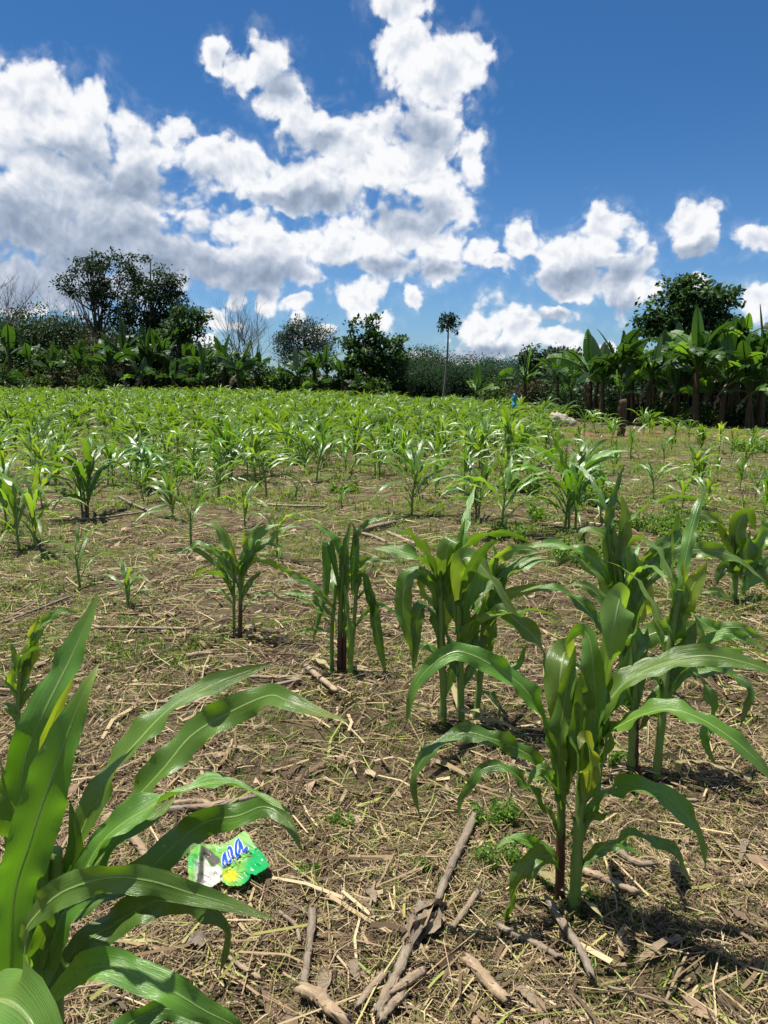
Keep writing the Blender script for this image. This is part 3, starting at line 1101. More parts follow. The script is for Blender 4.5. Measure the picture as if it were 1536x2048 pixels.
def maize_shape(r, height, nleaf, nseg, ncol, wilt=0.0, lean=0.05, wscale=1.0, stalks=1):
    """list of ('stalk'|'leaf', verts/faces) in local space for a generic young plant"""
    parts = []
    for st in range(stalks):
        off = np.array([0, 0, 0]) if st == 0 else np.array([r.normal() * 0.05, r.normal() * 0.05, 0])
        h = height * (1 if st == 0 else r.uniform(0.75, 0.95))
        sh = h * r.uniform(0.50, 0.60)
        tp = np.array([r.normal() * lean * h, r.normal() * lean * h, sh])
        SPt = spline([off + [0, 0, -0.03], off + tp * [0.3, 0.3, 0.5], off + tp], 8)
        parts.append(('stalk', tube(SPt, 0.0125 * (0.6 + 0.5 * h) * np.linspace(1.1, 0.55, 8), 6)))
        a0 = r.uniform(0, 6.28)
        n = nleaf if st == 0 else max(4, nleaf - 3)
        for k in range(n):
            f = (k + 0.6) / n
            b = np.array([np.interp(0.18 + 0.80 * f, np.linspace(0, 1, 8), SPt[:, c]) for c in range(3)])
            azm = a0 + (k % 2) * math.pi + r.normal() * 0.45
            L = h * (0.50 + 0.44 * math.sin(math.pi * min(1, 0.25 + 0.75 * f))) * r.uniform(0.85, 1.15)
            if f > 0.85:
                L *= 0.75
            e0 = R(r.uniform(48, 62) + 24 * f)
            bend = R(r.uniform(100, 165) * (1.15 - 0.62 * f))
            if f > 0.85:
                bend = R(r.uniform(5, 45))
            if wilt and r.uniform() < wilt:
                e0 = R(r.uniform(60, 80))
                bend = R(r.uniform(150, 175))
            s = np.linspace(0, 1, nseg + 1)
            e = e0 - bend * s ** (1.35 if not wilt else 0.8)
            yw = azm + r.normal() * 0.35 * s ** 2
            d = np.stack([np.cos(e) * np.cos(yw), np.cos(e) * np.sin(yw), np.sin(e)], 1)
            P = b + np.vstack([[0, 0, 0], np.cumsum(d[:-1] * L / nseg, 0)])
            S = np.stack([-np.sin(yw), np.cos(yw), 0 * yw], 1)
            T = tangents(P)
            N = np.cross(S, T)
            tw = r.normal() * 0.7 * s
            S = S * np.cos(tw)[:, None] + N * np.sin(tw)[:, None]
            w = wscale * max(h, 0.5) * r.uniform(0.050, 0.074) * (0.65 if f < 0.25 else 1.0)
            parts.append(('leaf', leaf_mesh(P, S, w, nseg, ncol, 0.35 if not wilt else 0.75, 0.34, r, 0.45, 0.38)))
    return parts


def maize_parts(base, label, height, nleaf, seed, mat='maize_leaf', wilt=0.0, stalks=1, smat='stalk_green', group='maize plants in the near rows', rot=None, wscale=1.0, nseg=14, ncol=4):
    r = np.random.default_rng(seed)
    root = thing('maize_plant', base, label, 'maize plant', group)
    for kind, sh in maize_shape(r, height, nleaf, nseg, ncol, wilt, stalks=stalks, wscale=wscale):
        mb = MB()
        mb.add(*sh)
        m = smat if kind == 'stalk' else (mat if r.uniform() < 0.85 else 'maize_leaf')
        link(kind, mb.mesh(kind), MATS[m], root)
    if rot is not None:
        root.rotation_euler = (0, 0, rot)
    return root


# ================================================================== the treeline
ORD = ['first', 'second', 'third', 'fourth', 'fifth', 'sixth', 'seventh', 'eighth', 'ninth', 'tenth', 'eleventh', 'twelfth', 'thirteenth', 'fourteenth', 'fifteenth', 'sixteenth', 'seventeenth',
       'eighteenth', 'nineteenth', 'twentieth', 'twenty-first', 'twenty-second', 'twenty-third', 'twenty-fourth', 'twenty-fifth', 'twenty-sixth', 'twenty-seventh', 'twenty-eighth', 'twenty-ninth', 'thirtieth', 'thirty-first', 'thirty-second']


def ordinal(k, xs_):
    return ORD[sorted(range(len(xs_)), key=lambda i_: xs_[i_]).index(k)]


def gbase(px, Y):
    x = at(px, 780, Y)[0]
    return np.array([x, Y, float(gz(x, Y))])


FAR_G = 'dark trees of the far wood'
# far wood, low behind the open end of the field
fw = [(800, 742, 46, 40, 96), (842, 730, 40, 34, 108), (880, 752, 50, 40, 92), (925, 748, 48, 32, 112), (965, 750, 50, 36, 100),
      (1005, 752, 46, 34, 118), (1040, 755, 44, 34, 104), (905, 762, 60, 36, 86), (985, 765, 50, 30, 84), (1075, 750, 50, 36, 110), (826, 762, 50, 34, 82), (770, 748, 50, 36, 100)]
for k, (x, y, rx, ry, Yd) in enumerate(fw):
    E = px_ellipsoids([(x, y, rx, ry), (x - rx * 0.5, y + ry * 0.4, rx * 0.6, ry * 0.6), (x + rx * 0.5, y + ry * 0.3, rx * 0.6, ry * 0.7), (x, y + ry, rx * 0.9, ry * 0.8)], Yd)
    make_tree('forest_tree', ordinal(k, [f_[0] for f_ in fw]) + ' dark crown from the left in the low wood beyond the field end', gbase(x, Yd), E, 420, 30, 0.27, 'far_wood', 'bark', 0.2, 300 + k, FAR_G, 0.55, 8)
E = px_ellipsoids([(848, 728, 20, 8), (840, 736, 16, 7), (858, 738, 14, 6), (848, 746, 22, 8)], 88)
make_tree('forest_tree', 'flat-topped dark tree standing above the far wood beside the tall slender tree', gbase(848, 88), E, 70, 12, 0.36, 'tree_dark', 'bark', 0.14, 340, None, 0.4, 8)

# left bank of dark canopy
lb = [(20, 665, 75, 45, 58), (75, 660, 70, 38, 60), (130, 672, 60, 36, 57), (185, 690, 60, 40, 56), (-40, 690, 70, 60, 56), (250, 700, 60, 50, 55), (330, 705, 60, 44, 54), (420, 725, 50, 30, 55)]
for k, (x, y, rx, ry, Yd) in enumerate(lb):
    E = px_ellipsoids([(x, y, rx, ry), (x - rx * 0.6, y + ry * 0.5, rx * 0.6, ry * 0.7), (x + rx * 0.6, y + ry * 0.5, rx * 0.6, ry * 0.7), (x, y + ry * 1.2, rx, ry)], Yd)
    make_tree('thicket_tree', ordinal(k, [f_[0] for f_ in lb]) + ' low dark tree from the left in the thicket behind the bananas', gbase(x, Yd), E, 400, 26, 0.24, ('tree_dark', 'tree_mid', 'tree_dark')[k % 3], 'bark', 0.16, 360 + k, 'low trees of the left thicket', 0.45, 10)

# named trees of the left bank
E = px_ellipsoids([(205, 545, 50, 36), (175, 580, 38, 30), (140, 575, 22, 12), (140, 555, 18, 8), (225, 595, 44, 46), (165, 535, 20, 16), (205, 520, 28, 12)], 52)
make_tree('broadleaf_tree', 'tall airy tree with a forked dark limb over the left thicket', gbase(215, 52), E, 150, 30, 0.21, 'tree_dark', 'bark', 0.15, 401, None, 0.20, 40, 1.9)
E = px_ellipsoids([(275, 540, 40, 30), (310, 570, 48, 36), (290, 610, 70, 50), (340, 610, 36, 34), (350, 650, 40, 40), (270, 650, 50, 40), (262, 520, 18, 12), (338, 552, 22, 14)], 53)
make_tree('broadleaf_tree', 'largest dark tree of the left bank, its dense crown joining an airier neighbour', gbase(295, 53), E, 330, 32, 0.21, 'tree_dark', 'bark', 0.16, 402, None, 0.24, 44, 1.9)
E = px_ellipsoids([(370, 640, 30, 26), (400, 632, 14, 16), (350, 665, 34, 24), (395, 665, 18, 14)], 50)
make_tree('broadleaf_tree', 'small leafy tree with bunched upright leaf tufts beside the largest dark tree', gbase(365, 50), E, 110, 26, 0.28, 'tree_mid', 'bark', 0.12, 403, None, 0.22, 24, 2.4)
bare_tree('bare_tree', 'leafless tree cut by the left edge of the picture', gbase(2, 51), 8.6, 4.2, 11, 'bark', None, 6, 0.10, 0.42)
bare_tree('bare_tree', 'leafless brushy tree between the edge tree and the tall airy tree', gbase(150, 56), 7.2, 3.2, 12, 'bark_pale', None, 7, 0.07, 0.40)
bare_tree('bare_tree', 'wide fan of leafless branches above the banana plants left of centre', gbase(493, 49), 5.8, 4.4, 13, 'bark_pale', None, 11, 0.08, 0.22)
E = px_ellipsoids([(610, 672, 48, 28), (580, 690, 34, 26), (645, 680, 22, 18), (610, 710, 56, 30), (600, 655, 26, 14)], 50)
make_tree('fine_leaved_tree', 'grey-green fine-leaved round tree right of the leafless fan', gbase(610, 50), E, 420, 26, 0.16, 'tree_grey', 'bark', 0.12, 404, None, 0.22, 24, 2.8, -0.4)
E = px_ellipsoids([(735, 700, 44, 44), (770, 720, 36, 44), (715, 740, 40, 36), (710, 665, 20, 24), (697, 640, 10, 10), (745, 650, 12, 18), (795, 690, 10, 16), (775, 750, 36, 30), (700, 700, 20, 26)], 44)
make_tree('broad_leaved_tree', 'glossy big-leaved tree with knobbly top in the middle of the treeline', gbase(745, 44), E, 240, 24, 0.27, 'tree_mid', 'bark', 0.12, 405, None, 0.20, 26, 1.7)
# tree over the right grove
E = px_ellipsoids([(1385, 595, 64, 34), (1370, 575, 34, 20), (1345, 630, 56, 34), (1420, 625, 44, 46), (1310, 640, 34, 22), (1290, 660, 26, 18), (1440, 600, 22, 34), (1380, 660, 70, 30), (1336, 562, 10, 8), (1452, 570, 10, 8)], 31)
make_tree('broad_leaved_tree', 'big round broad-leaved tree rising behind the right banana grove', gbase(1380, 31), E, 280, 22, 0.21, 'tree_mid', 'bark', 0.11, 406, None, 0.17, 40, 1.6, 0.5)
E = px_ellipsoids([(1085, 715, 36, 22), (1060, 730, 24, 18), (1120, 720, 34, 22), (1100, 745, 50, 26), (1150, 725, 34, 26), (1075, 695, 14, 8)], 42)
make_tree('broad_leaved_tree', 'dark low tree behind the first banana plants of the right grove', gbase(1095, 42), E, 130, 16, 0.26, 'tree_dark', 'bark', 0.11, 407, None, 0.22, 20, 1.9)

for k, (x, y, rx, ry, Yd) in enumerate([(1160, 765, 60, 40, 38), (1235, 760, 60, 44, 36), (1310, 755, 60, 46, 35.5), (1390, 750, 60, 50, 35), (1460, 745, 60, 52, 35.5), (1535, 740, 60, 56, 34), (1600, 740, 50, 50, 34)]):
    E = px_ellipsoids([(x, y, rx, ry), (x - rx * 0.5, y + ry * 0.7, rx * 0.7, ry * 0.7), (x + rx * 0.5, y + ry * 0.7, rx * 0.7, ry * 0.7)], Yd)
    make_tree('understory_tree', ORD[k] + ' dark leafy tree from the left behind the right banana grove', gbase(x, Yd), E, 210, 15, 0.30, 'tree_dark', 'bark', 0.10, 420 + k, 'trees behind the right grove', 0.36, 10)
# tall slender tree
b = gbase(886, 60)
root = thing('slender_tree', b, 'tall slender tree with a bare pole trunk and small tufted crown', 'tree')
tp = at(897, 650, 60) - b
mb = MB()
mb.add(*tube(spline([(0, 0, -0.3), tp * 0.5 + [0.1, 0, 0], tp], 12), np.linspace(0.11, 0.055, 12), 7))
link('trunk', mb.mesh('trunk'), MATS['bark_pale'], root)
r = np.random.default_rng(5)
mb = MB()
C = []
for k in range(17):
    a = k * 2.4
    e = R(r.uniform(-25, 70))
    d = np.array([math.cos(a) * math.cos(e), math.sin(a) * math.cos(e), math.sin(e)])
    P = spline([tp * 0.985, tp + d * 0.5, tp + d * r.uniform(0.75, 0.98) + [0, 0, -0.12]], 6)
    mb.add(*tube(P, np.linspace(0.03, 0.01, 6), 4, cap=False))
    for m in range(26):
        C.append(P[r.integers(3, 6)] + r.normal(size=3) * 0.11)
link('branches', mb.mesh('branches'), MATS['bark'], root)
V, T = leaf_cloud(np.array(C), 0.30, 2.0, None, 0.5, r=r)
link('crown', np_mesh('crown', V, None, T, False), MATS['tree_dark'], root)

# ------------------------------------------------------------------ banana plants
LB = 'banana plants along the left treeline'
left_b = [(28, 648, 47, 5), (62, 690, 46, 2), (225, 668, 46, 8), (262, 655, 47, 9), (300, 662, 46, 8), (335, 672, 46.5, 8), (285, 715, 44, 7), (372, 690, 46, 7), (410, 700, 45, 8), (445, 690, 46, 8),
          (480, 700, 45, 8), (515, 715, 46, 7), (600, 706, 45, 8), (628, 690, 46, 9), (655, 700, 45, 8), (690, 715, 43.5, 7), (160, 690, 46, 6), (345, 730, 43, 6), (560, 730, 45, 6), (715, 745, 42, 6), (10, 720, 44, 6), (110, 700, 46, 6), (400, 735, 43, 6), (640, 735, 43, 6)]
for k, (x, ty, Yd, nl) in enumerate(left_b):
    bp = gbase(x, Yd)
    h = at(x, ty, Yd)[2] - bp[2]
    lab = ordinal(k, [f_[0] for f_ in left_b]) + ' banana plant from the left along the left treeline'
    if k == 0:
        lab = 'banana plant with one tall upright leaf below the leafless edge tree'
    banana(bp, h, lab, 500 + k, LB, nl + 1, 0.05, min(h * 0.58, 2.5), 1)
b = gbase(952, 37)
banana(b, at(952, 757, 37)[2] - b[2], 'small bright green banana plant alone before the far wood', 560, None, 5, 1.0, 1.5, 0)
RB = 'banana plants of the right grove'
right_b = [(1050, 705, 37, 8, 'slim banana plant at the near end of the right grove behind the blue post'),
           (1115, 712, 34, 8, 'low banana plant beside the slim first plant of the right grove'),
           (1178, 672, 29, 9, None), (1205, 690, 27.5, 8, None), (1238, 665, 27, 9, 'banana plant with a tall blunt upright leaf left of the big round tree'), (1270, 685, 28, 8, None),
           (1292, 682, 26.5, 9, None), (1330, 690, 28, 8, None), (1352, 665, 28.5, 8, None), (1398, 640, 25.5, 11, 'banana plant with pale upright leaf and thick trunk under the big round tree'),
           (1432, 670, 27, 8, None), (1462, 645, 26, 9, None), (1490, 625, 26.5, 10, 'tallest banana plant of the grove near the right edge'), (1525, 640, 25, 9, None), (1560, 640, 25.5, 9, None), (1190, 712, 30, 8, None), (1262, 700, 29, 8, None), (1376, 672, 27.5, 9, None), (1446, 690, 25, 8, None), (1508, 680, 24.6, 8, None),
           (1500, 735, 24.3, 6, 'low banana plant with one bright backlit leaf at the right edge'), (1245, 740, 26, 5, None), (1350, 730, 26.5, 5, None), (1445, 715, 26.5, 6, None), (1140, 735, 31, 6, None), (1590, 700, 26, 8, None),
           (1310, 700, 30, 7, None), (1410, 690, 30, 7, None), (1480, 690, 29.5, 7, None)]
for k, (x, ty, Yd, nl, lab) in enumerate(right_b):
    bp = gbase(x, Yd)
    h = at(x, ty, Yd)[2] - bp[2]
    banana(bp, h, lab or ordinal(k, [f_[0] for f_ in right_b]) + ' banana plant from the left in the right grove', 600 + k, RB, nl + 2, 0.30 if lab is None else 0.35, min(h * 0.56, 1.8), int(k % 2 == 0))

# ------------------------------------------------------------------ bushes at the foot of the treeline
HG = 'leafy bushes at the foot of the left treeline'
hedge = [(20, 735, 48, 60, 'bush_green'), (70, 715, 48, 60, 'bush_green'), (115, 690, 48.5, 50, 'bush_green'), (160, 720, 47, 55, 'bush_brown'), (205, 735, 46.5, 50, 'bush_green'), (185, 755, 45, 40, 'bush_green'),
         (120, 750, 45.5, 50, 'bush_brown'), (60, 758, 45, 50, 'bush_green'), (245, 745, 47, 50, 'tree_dark'), (310, 745, 47, 50, 'tree_dark'), (370, 745, 47, 50, 'tree_mid'), (430, 740, 47, 50, 'tree_mid'), (490, 745, 47, 45, 'tree_mid'),
         (545, 735, 46, 50, 'bush_green'), (580, 752, 45, 40, 'bush_green'), (630, 745, 47, 50, 'tree_mid'), (690, 750, 45, 45, 'tree_mid'), (745, 757, 43, 40, 'bush_green'), (780, 750, 43.5, 36, 'tree_dark'), (0, 765, 44.5, 50, 'tree_mid')]
for k, (x, ty, Yd, w, m) in enumerate(hedge):
    bush(ordinal(k, [f_[0] for f_ in hedge]) + ' leafy bush from the left at the foot of the left treeline', x, ty, Yd, w, m, 700 + k, HG, 0.24)
bush('brown twiggy bush under the largest dark tree', 215, 655, 50, 70, 'bush_brown', 730, None, 0.16)
bush('rounded pale-flecked bush between the small banana plant and the far wood', 990, 762, 40, 30, 'bush_green', 731, None, 0.16, 2000)
RG = 'shrubs under the right banana grove'
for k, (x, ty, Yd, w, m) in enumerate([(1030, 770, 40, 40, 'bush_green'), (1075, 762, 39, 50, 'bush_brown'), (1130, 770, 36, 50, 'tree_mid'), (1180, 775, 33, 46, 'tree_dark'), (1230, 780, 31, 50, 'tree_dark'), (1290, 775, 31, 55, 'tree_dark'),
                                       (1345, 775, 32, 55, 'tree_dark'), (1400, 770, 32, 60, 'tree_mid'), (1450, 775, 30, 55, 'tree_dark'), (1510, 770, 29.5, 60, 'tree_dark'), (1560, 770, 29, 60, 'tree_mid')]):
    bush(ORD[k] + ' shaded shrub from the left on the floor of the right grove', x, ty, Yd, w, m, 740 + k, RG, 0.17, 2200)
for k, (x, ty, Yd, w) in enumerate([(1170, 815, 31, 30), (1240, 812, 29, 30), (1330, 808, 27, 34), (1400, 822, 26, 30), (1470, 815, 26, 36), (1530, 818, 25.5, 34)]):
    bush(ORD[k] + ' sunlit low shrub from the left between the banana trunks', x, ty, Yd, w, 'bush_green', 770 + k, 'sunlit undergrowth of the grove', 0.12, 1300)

# ------------------------------------------------------------------ maize: near plants, each leaf laid out by hand
U = dict(face=(0.1, -0.9, 0.35))          # blade facing the camera
B_ = dict(mat='maize_leaf_dark')
hero_plant('big maize plant filling the lower left corner, long leaves sweeping over the wrapper', (70, 2250),
           [([(60, 2262), (66, 2000), (72, 1820), (80, 1690)], 46, 'stalk_green'), ([(120, 2255, 0.05), (112, 2000, 0.05), (110, 1800, 0.04), (112, 1700, 0.03)], 36, 'stalk_green')],
           [([(62, 1850, .06), (38, 1660, .08), (48, 1530, .1), (85, 1432, .12), (140, 1320, .14), (176, 1240, .15), (197, 1186, .16)], 104, dict(face=(0.2, -0.8, 0.6), base_w=0.5, wave=0.12, peak=0.62)),
            ([(70, 1800, .04), (82, 1540, .05), (112, 1430, .05), (150, 1350, .05)], 46, dict(mat='maize_leaf_yellow', face=(0.6, -0.8, 0.1), wave=0.1)),
            ([(20, 1990, -.06), (28, 1800, -.08), (62, 1680, -.1), (102, 1560, -.12), (142, 1450, -.12), (175, 1372, -.12), (199, 1326, -.1)], 112, dict(face=(0.3, -0.8, 0.6), base_w=0.55, wave=0.10, peak=0.55)),
            ([(55, 1850, .02), (42, 1700, .02), (12, 1570, 0), (-25, 1440, -.02)], 84, dict(face=(-0.3, -0.9, 0.3), wave=0.2)),
            ([(120, 1790, .04), (140, 1722, .06), (205, 1572, .1), (282, 1475, .14), (352, 1408, .18), (450, 1360, .2), (545, 1326, .2)], 96, dict(face=(-0.5, -0.7, 0.5), wave=0.12, base_w=0.35, peak=0.45)),
            ([(120, 1800, 0), (160, 1740, 0), (240, 1632, .02), (325, 1540, .04), (380, 1474, .06), (450, 1430, .06), (535, 1392, .02), (575, 1402, -.02), (640, 1425, -.05), (697, 1443, -.06)], 84, dict(face=(-0.2, -0.6, 0.7), wave=0.16, peak=0.5, twist=0.5)),
            ([(120, 1820, -.05), (155, 1765, -.05), (212, 1675, -.05), (300, 1614, -.04), (375, 1580, -.02), (435, 1566, 0), (500, 1582, 0), (592, 1630, -.02)], 74, dict(face=(-0.1, -0.35, 0.95), wave=0.15, fold=0.45)),
            ([(110, 1860, 0.08), (200, 1795, .08), (290, 1745, .1), (350, 1690, .12), (410, 1645, .12), (475, 1632, .1), (530, 1614, .06), (575, 1645, .03), (606, 1706, 0)], 84, dict(mat='maize_leaf_dark', face=(-0.3, -0.7, 0.6), wave=0.2, twist=-0.4)),  # darker blade colour carries the shade of the leaves above it
            ([(45, 1880, -.16), (62, 1842, -.2), (122, 1786, -.24), (215, 1756, -.26), (300, 1762, -.26), (380, 1786, -.25), (450, 1806, -.24), (553, 1840, -.22)], 66, dict(face=(0.0, -0.75, 0.65), wave=0.10, fold=0.2, peak=0.35)),
            ([(100, 1985, -.02), (165, 1890, .02), (225, 1850, .05), (280, 1816, .06), (320, 1802, .06), (380, 1810, .04), (430, 1822, .02), (456, 1856, 0), (452, 1902, 0), (440, 1946, 0)], 86, dict(mat='maize_leaf_dark', face=(-0.3, -0.75, 0.55), wave=0.2, peak=0.3)),
            ([(90, 2010, -.1), (165, 1938, -.14), (225, 1932, -.16), (280, 1952, -.17), (350, 1986, -.18), (410, 2022, -.18), (480, 2058, -.18), (530, 2110, -.18)], 74, dict(face=(-0.05, -0.7, 0.7), wave=0.14)),
            ([(-50, 2010, -.12), (0, 2000, -.2), (50, 2030, -.28), (90, 2110, -.32), (120, 2220, -.34)], 170, dict(mat='maize_leaf_pale', face=(0.1, -0.6, 0.8), wave=0.1, peak=0.35, base_w=0.7)),
            ([(110, 2110, .05), (230, 2062, .08), (320, 2018, .1), (400, 2044, .1), (470, 2100, .08)], 60, dict(mat='maize_leaf_dark', wave=0.2)),
            ([(60, 2040, -.04), (108, 1870, -.02), (148, 1790, 0), (240, 1672, .02), (310, 1630, .04), (356, 1592, .05)], 98, dict(mat='maize_leaf_dark', face=(-0.5, -0.8, 0.3), wave=0.12)),
            ([(90, 1960, .06), (120, 1820, .06), (150, 1700, .04), (140, 1600, .04)], 60, dict(mat='maize_leaf_dark', face=(0.3, -0.9, 0.1))),
            ([(40, 2080, .0), (60, 1950, -.02), (90, 1850, -.04), (60, 1760, -.06)], 56, dict(face=(0.5, -0.8, 0.2))),
            ], 31, Y=1.38, wmul=0.76, dead=0)

hero_plant('maize plant with a thick pale green stalk standing nearest on the right', (1148, 1822),
           [([(1148, 1830), (1155, 1700), (1163, 1580), (1166, 1480)], 25, 'stalk_green')],
           [([(1165, 1540), (1172, 1500), (1197, 1432), (1226, 1392), (1268, 1352), (1343, 1322), (1418, 1312), (1493, 1326), (1540, 1344), (1590, 1385)], 52, dict(face=(0.1, -0.45, 0.9), wave=0.08)),
            ([(1163, 1545), (1203, 1474), (1243, 1450, -.05), (1283, 1430, -.08), (1343, 1418, -.12), (1408, 1441, -.15), (1468, 1481, -.17), (1518, 1526, -.18), (1560, 1580, -.18)], 50, dict(face=(0.1, -0.5, 0.85), wave=0.08)),
            ([(1176, 1570, .02), (1190, 1480, .03), (1205, 1390, .04), (1222, 1285, .06), (1238, 1206, .1), (1243, 1200, .2), (1242, 1230, .32)], 72, dict(face=(0.1, -0.95, 0.2), wave=0.05, fold=0.12, peak=0.55, mat='maize_leaf_pale')),
            ([(1178, 1520, -.03), (1190, 1420, -.03), (1184, 1310, -.03), (1172, 1266, 0), (1152, 1262, .05), (1130, 1292, .08)], 46, dict(face=(-0.5, -0.8, 0.2), wave=0.08)),
            ([(1166, 1600, -.02), (1160, 1500, -.02), (1163, 1420, -.02), (1167, 1330, -.02)], 52, dict(face=(0.2, -0.95, 0), fold=0.5)),
            ([(1160, 1680), (1170, 1645), (1203, 1596), (1253, 1573, -.05), (1298, 1576, -.1), (1343, 1600, -.13), (1378, 1640, -.15), (1403, 1680, -.15), (1412, 1742, -.15)], 42, dict(face=(0.1, -0.5, 0.85), wave=0.18)),
            ([(1156, 1755), (1165, 1728), (1208, 1690, -.04), (1263, 1672, -.08), (1318, 1685, -.1), (1358, 1716, -.12), (1388, 1792, -.12)], 28, dict(face=(0.1, -0.5, 0.85), wave=0.18)),
            ([(1172, 1590, -.05), (1180, 1530, -.07), (1176, 1490, -.1), (1164, 1476, -.13), (1158, 1500, -.15)], 44, dict(mat='maize_leaf_yellow', fold=0.5)),
            ([(1158, 1620), (1190, 1540, -.02), (1212, 1480, -.02), (1216, 1430, -.01)], 44, dict(face=(0.6, -0.8, 0.1))),
            ([(1156, 1740, .03), (1200, 1702, .06), (1240, 1690, .1), (1290, 1712, .12)], 22, dict(mat='maize_leaf_dark')),
            ([(1170, 1560), (1190, 1470), (1222, 1400, .02), (1250, 1340, .04), (1262, 1290, .04)], 46, dict(face=(-0.4, -0.8, 0.2), mat='maize_leaf_dark')),
            ], 41, fill=1)
hero_plant('maize plant with a dark red stalk growing against the nearest green one', (1118, 1802),
           [([(1119, 1808), (1121, 1700), (1123, 1600), (1126, 1500)], 21, 'stalk_red')],
           [([(1128, 1580, -.02), (1112, 1505, -.04), (1080, 1426, -.06), (1045, 1374, -.08), (990, 1334, -.1), (942, 1309, -.1), (905, 1305, -.1), (860, 1334, -.1), (826, 1382, -.1), (812, 1455, -.1)], 42, dict(face=(0.0, -0.5, 0.85), wave=0.14)),
            ([(1124, 1625), (1112, 1585), (1068, 1520, -.04), (1018, 1490, -.07), (978, 1476, -.1), (928, 1466, -.1), (868, 1496, -.12), (833, 1540, -.12), (828, 1582, -.12), (840, 1634, -.12)], 34, dict(face=(0, -0.5, 0.85), mat='maize_leaf_dark')),
            ([(1122, 1690), (1114, 1655), (1078, 1600, -.03), (1038, 1556, -.05), (1003, 1533, -.06), (963, 1540, -.06), (938, 1575, -.06), (920, 1602, -.06), (918, 1645, -.06)], 25, dict(face=(0, -0.5, 0.85), mat='maize_leaf_dark')),
            ([(1122, 1745), (1105, 1712), (1078, 1694), (1038, 1676), (1010, 1682), (993, 1697)], 26, dict(face=(0, -0.5, 0.85))),
            ([(1124, 1740), (1100, 1712, -.04), (1070, 1716, -.08), (1042, 1748, -.1), (1024, 1790, -.1), (1013, 1830, -.1), (1012, 1864, -.1)], 38, dict(face=(0.4, -0.7, 0.5))),
            ([(1126, 1580), (1122, 1470), (1120, 1380), (1126, 1318, .03), (1134, 1306, .12), (1140, 1335, .22)], 66, dict(face=(0.0, -0.95, 0.2), wave=0.06, peak=0.55, mat='maize_leaf_pale')),
            ([(1120, 1600, -.04), (1118, 1500, -.05), (1130, 1400, -.05), (1151, 1290, -.05)], 40, dict(face=(-0.3, -0.9, 0.1), fold=0.5)),
            ([(1122, 1620, -.02), (1106, 1570, -.05), (1088, 1538, -.06), (1066, 1548, -.07), (1056, 1572, -.07)], 24, dict(mat='maize_leaf_pale')),
            ([(1128, 1590), (1140, 1500), (1148, 1420), (1150, 1350)], 48, dict(face=(0.3, -0.9, 0.1), mat='maize_leaf_dark')),
            ], 42, fill=1)

# the middle clump: three stalks
hero_plant('left stalk of the leafy maize clump in the middle, one broad leaf hanging down', (886, 1450),
           [([(886, 1455), (886, 1350), (882, 1230), (878, 1140)], 15, 'stalk_green')],
           [([(880, 1230), (868, 1172), (843, 1150), (821, 1152), (808, 1186), (808, 1229), (821, 1268), (829, 1304), (826, 1346)], 36, dict(face=(-0.3, -0.9, 0.35), wave=0.08)),
            ([(880, 1200), (871, 1145), (846, 1126), (822, 1110), (789, 1100), (746, 1096)], 34, dict(face=(0.1, -0.5, 0.85))),
            ([(882, 1200), (886, 1150), (894, 1102), (906, 1080), (922, 1084, .12)], 40, dict(mat='maize_leaf_pale', wave=0.1)),
            ([(880, 1300), (876, 1255), (860, 1222), (845, 1213), (835, 1240), (830, 1290), (826, 1322)], 28, dict(mat='maize_leaf_dark')),
            ([(882, 1240), (860, 1200), (842, 1165), (850, 1130)], 30, dict(mat='maize_leaf_yellow', rag=0.35)),
            ([(884, 1260), (900, 1210), (908, 1160), (900, 1130)], 34, dict(mat='maize_leaf_yellow', face=(0.4, -0.9, 0.1), rag=0.4)),
            ([(886, 1400), (903, 1345), (915, 1292), (928, 1275), (936, 1280)], 24, dict(mat='maize_leaf_pale')),
            ([(885, 1450), (868, 1422), (825, 1416)], 9, dict(mat='maize_leaf_dry')),
            ([(884, 1350), (872, 1310), (850, 1290), (838, 1300)], 20, {}),
            ], 51, fill=4)
hero_plant('middle stalk of the central clump with a spear-like upright leaf', (922, 1452),
           [([(922, 1458), (921, 1340), (918, 1220), (915, 1140)], 16, 'stalk_green')],
           [([(916, 1190), (914, 1130), (921, 1078), (930, 1036)], 17, dict(fold=0.6)),
            ([(915, 1200, -.05), (913, 1150, -.08), (926, 1119, -.1), (948, 1120, -.12), (973, 1145, -.14), (994, 1176, -.15), (1012, 1205, -.15), (1038, 1234, -.15)], 40, dict(face=(0.2, -0.7, 0.7), wave=0.06, mat='maize_leaf_pale')),
            ([(922, 1270), (932, 1210), (946, 1150), (964, 1105), (974, 1088)], 60, dict(face=(-0.2, -0.85, 0.5))),
            ([(920, 1300), (935, 1258, -.04), (952, 1240, -.06), (978, 1233, -.07), (1010, 1228, -.07)], 26, dict(mat='maize_leaf_yellow', rag=0.35)),
            ([(920, 1330), (940, 1270), (960, 1220), (968, 1190)], 36, dict(face=(0.4, -0.9, 0.1))),
            ([(921, 1360), (905, 1310), (893, 1270), (886, 1240)], 30, dict(mat='maize_leaf_dark')),
            ([(918, 1250), (904, 1190), (898, 1140), (900, 1110)], 36, dict(face=(0.2, -0.9, 0.1))),
            ([(922, 1380), (945, 1330), (958, 1290), (975, 1272)], 20, dict(mat='maize_leaf_dark')),
            ], 52, fill=4)
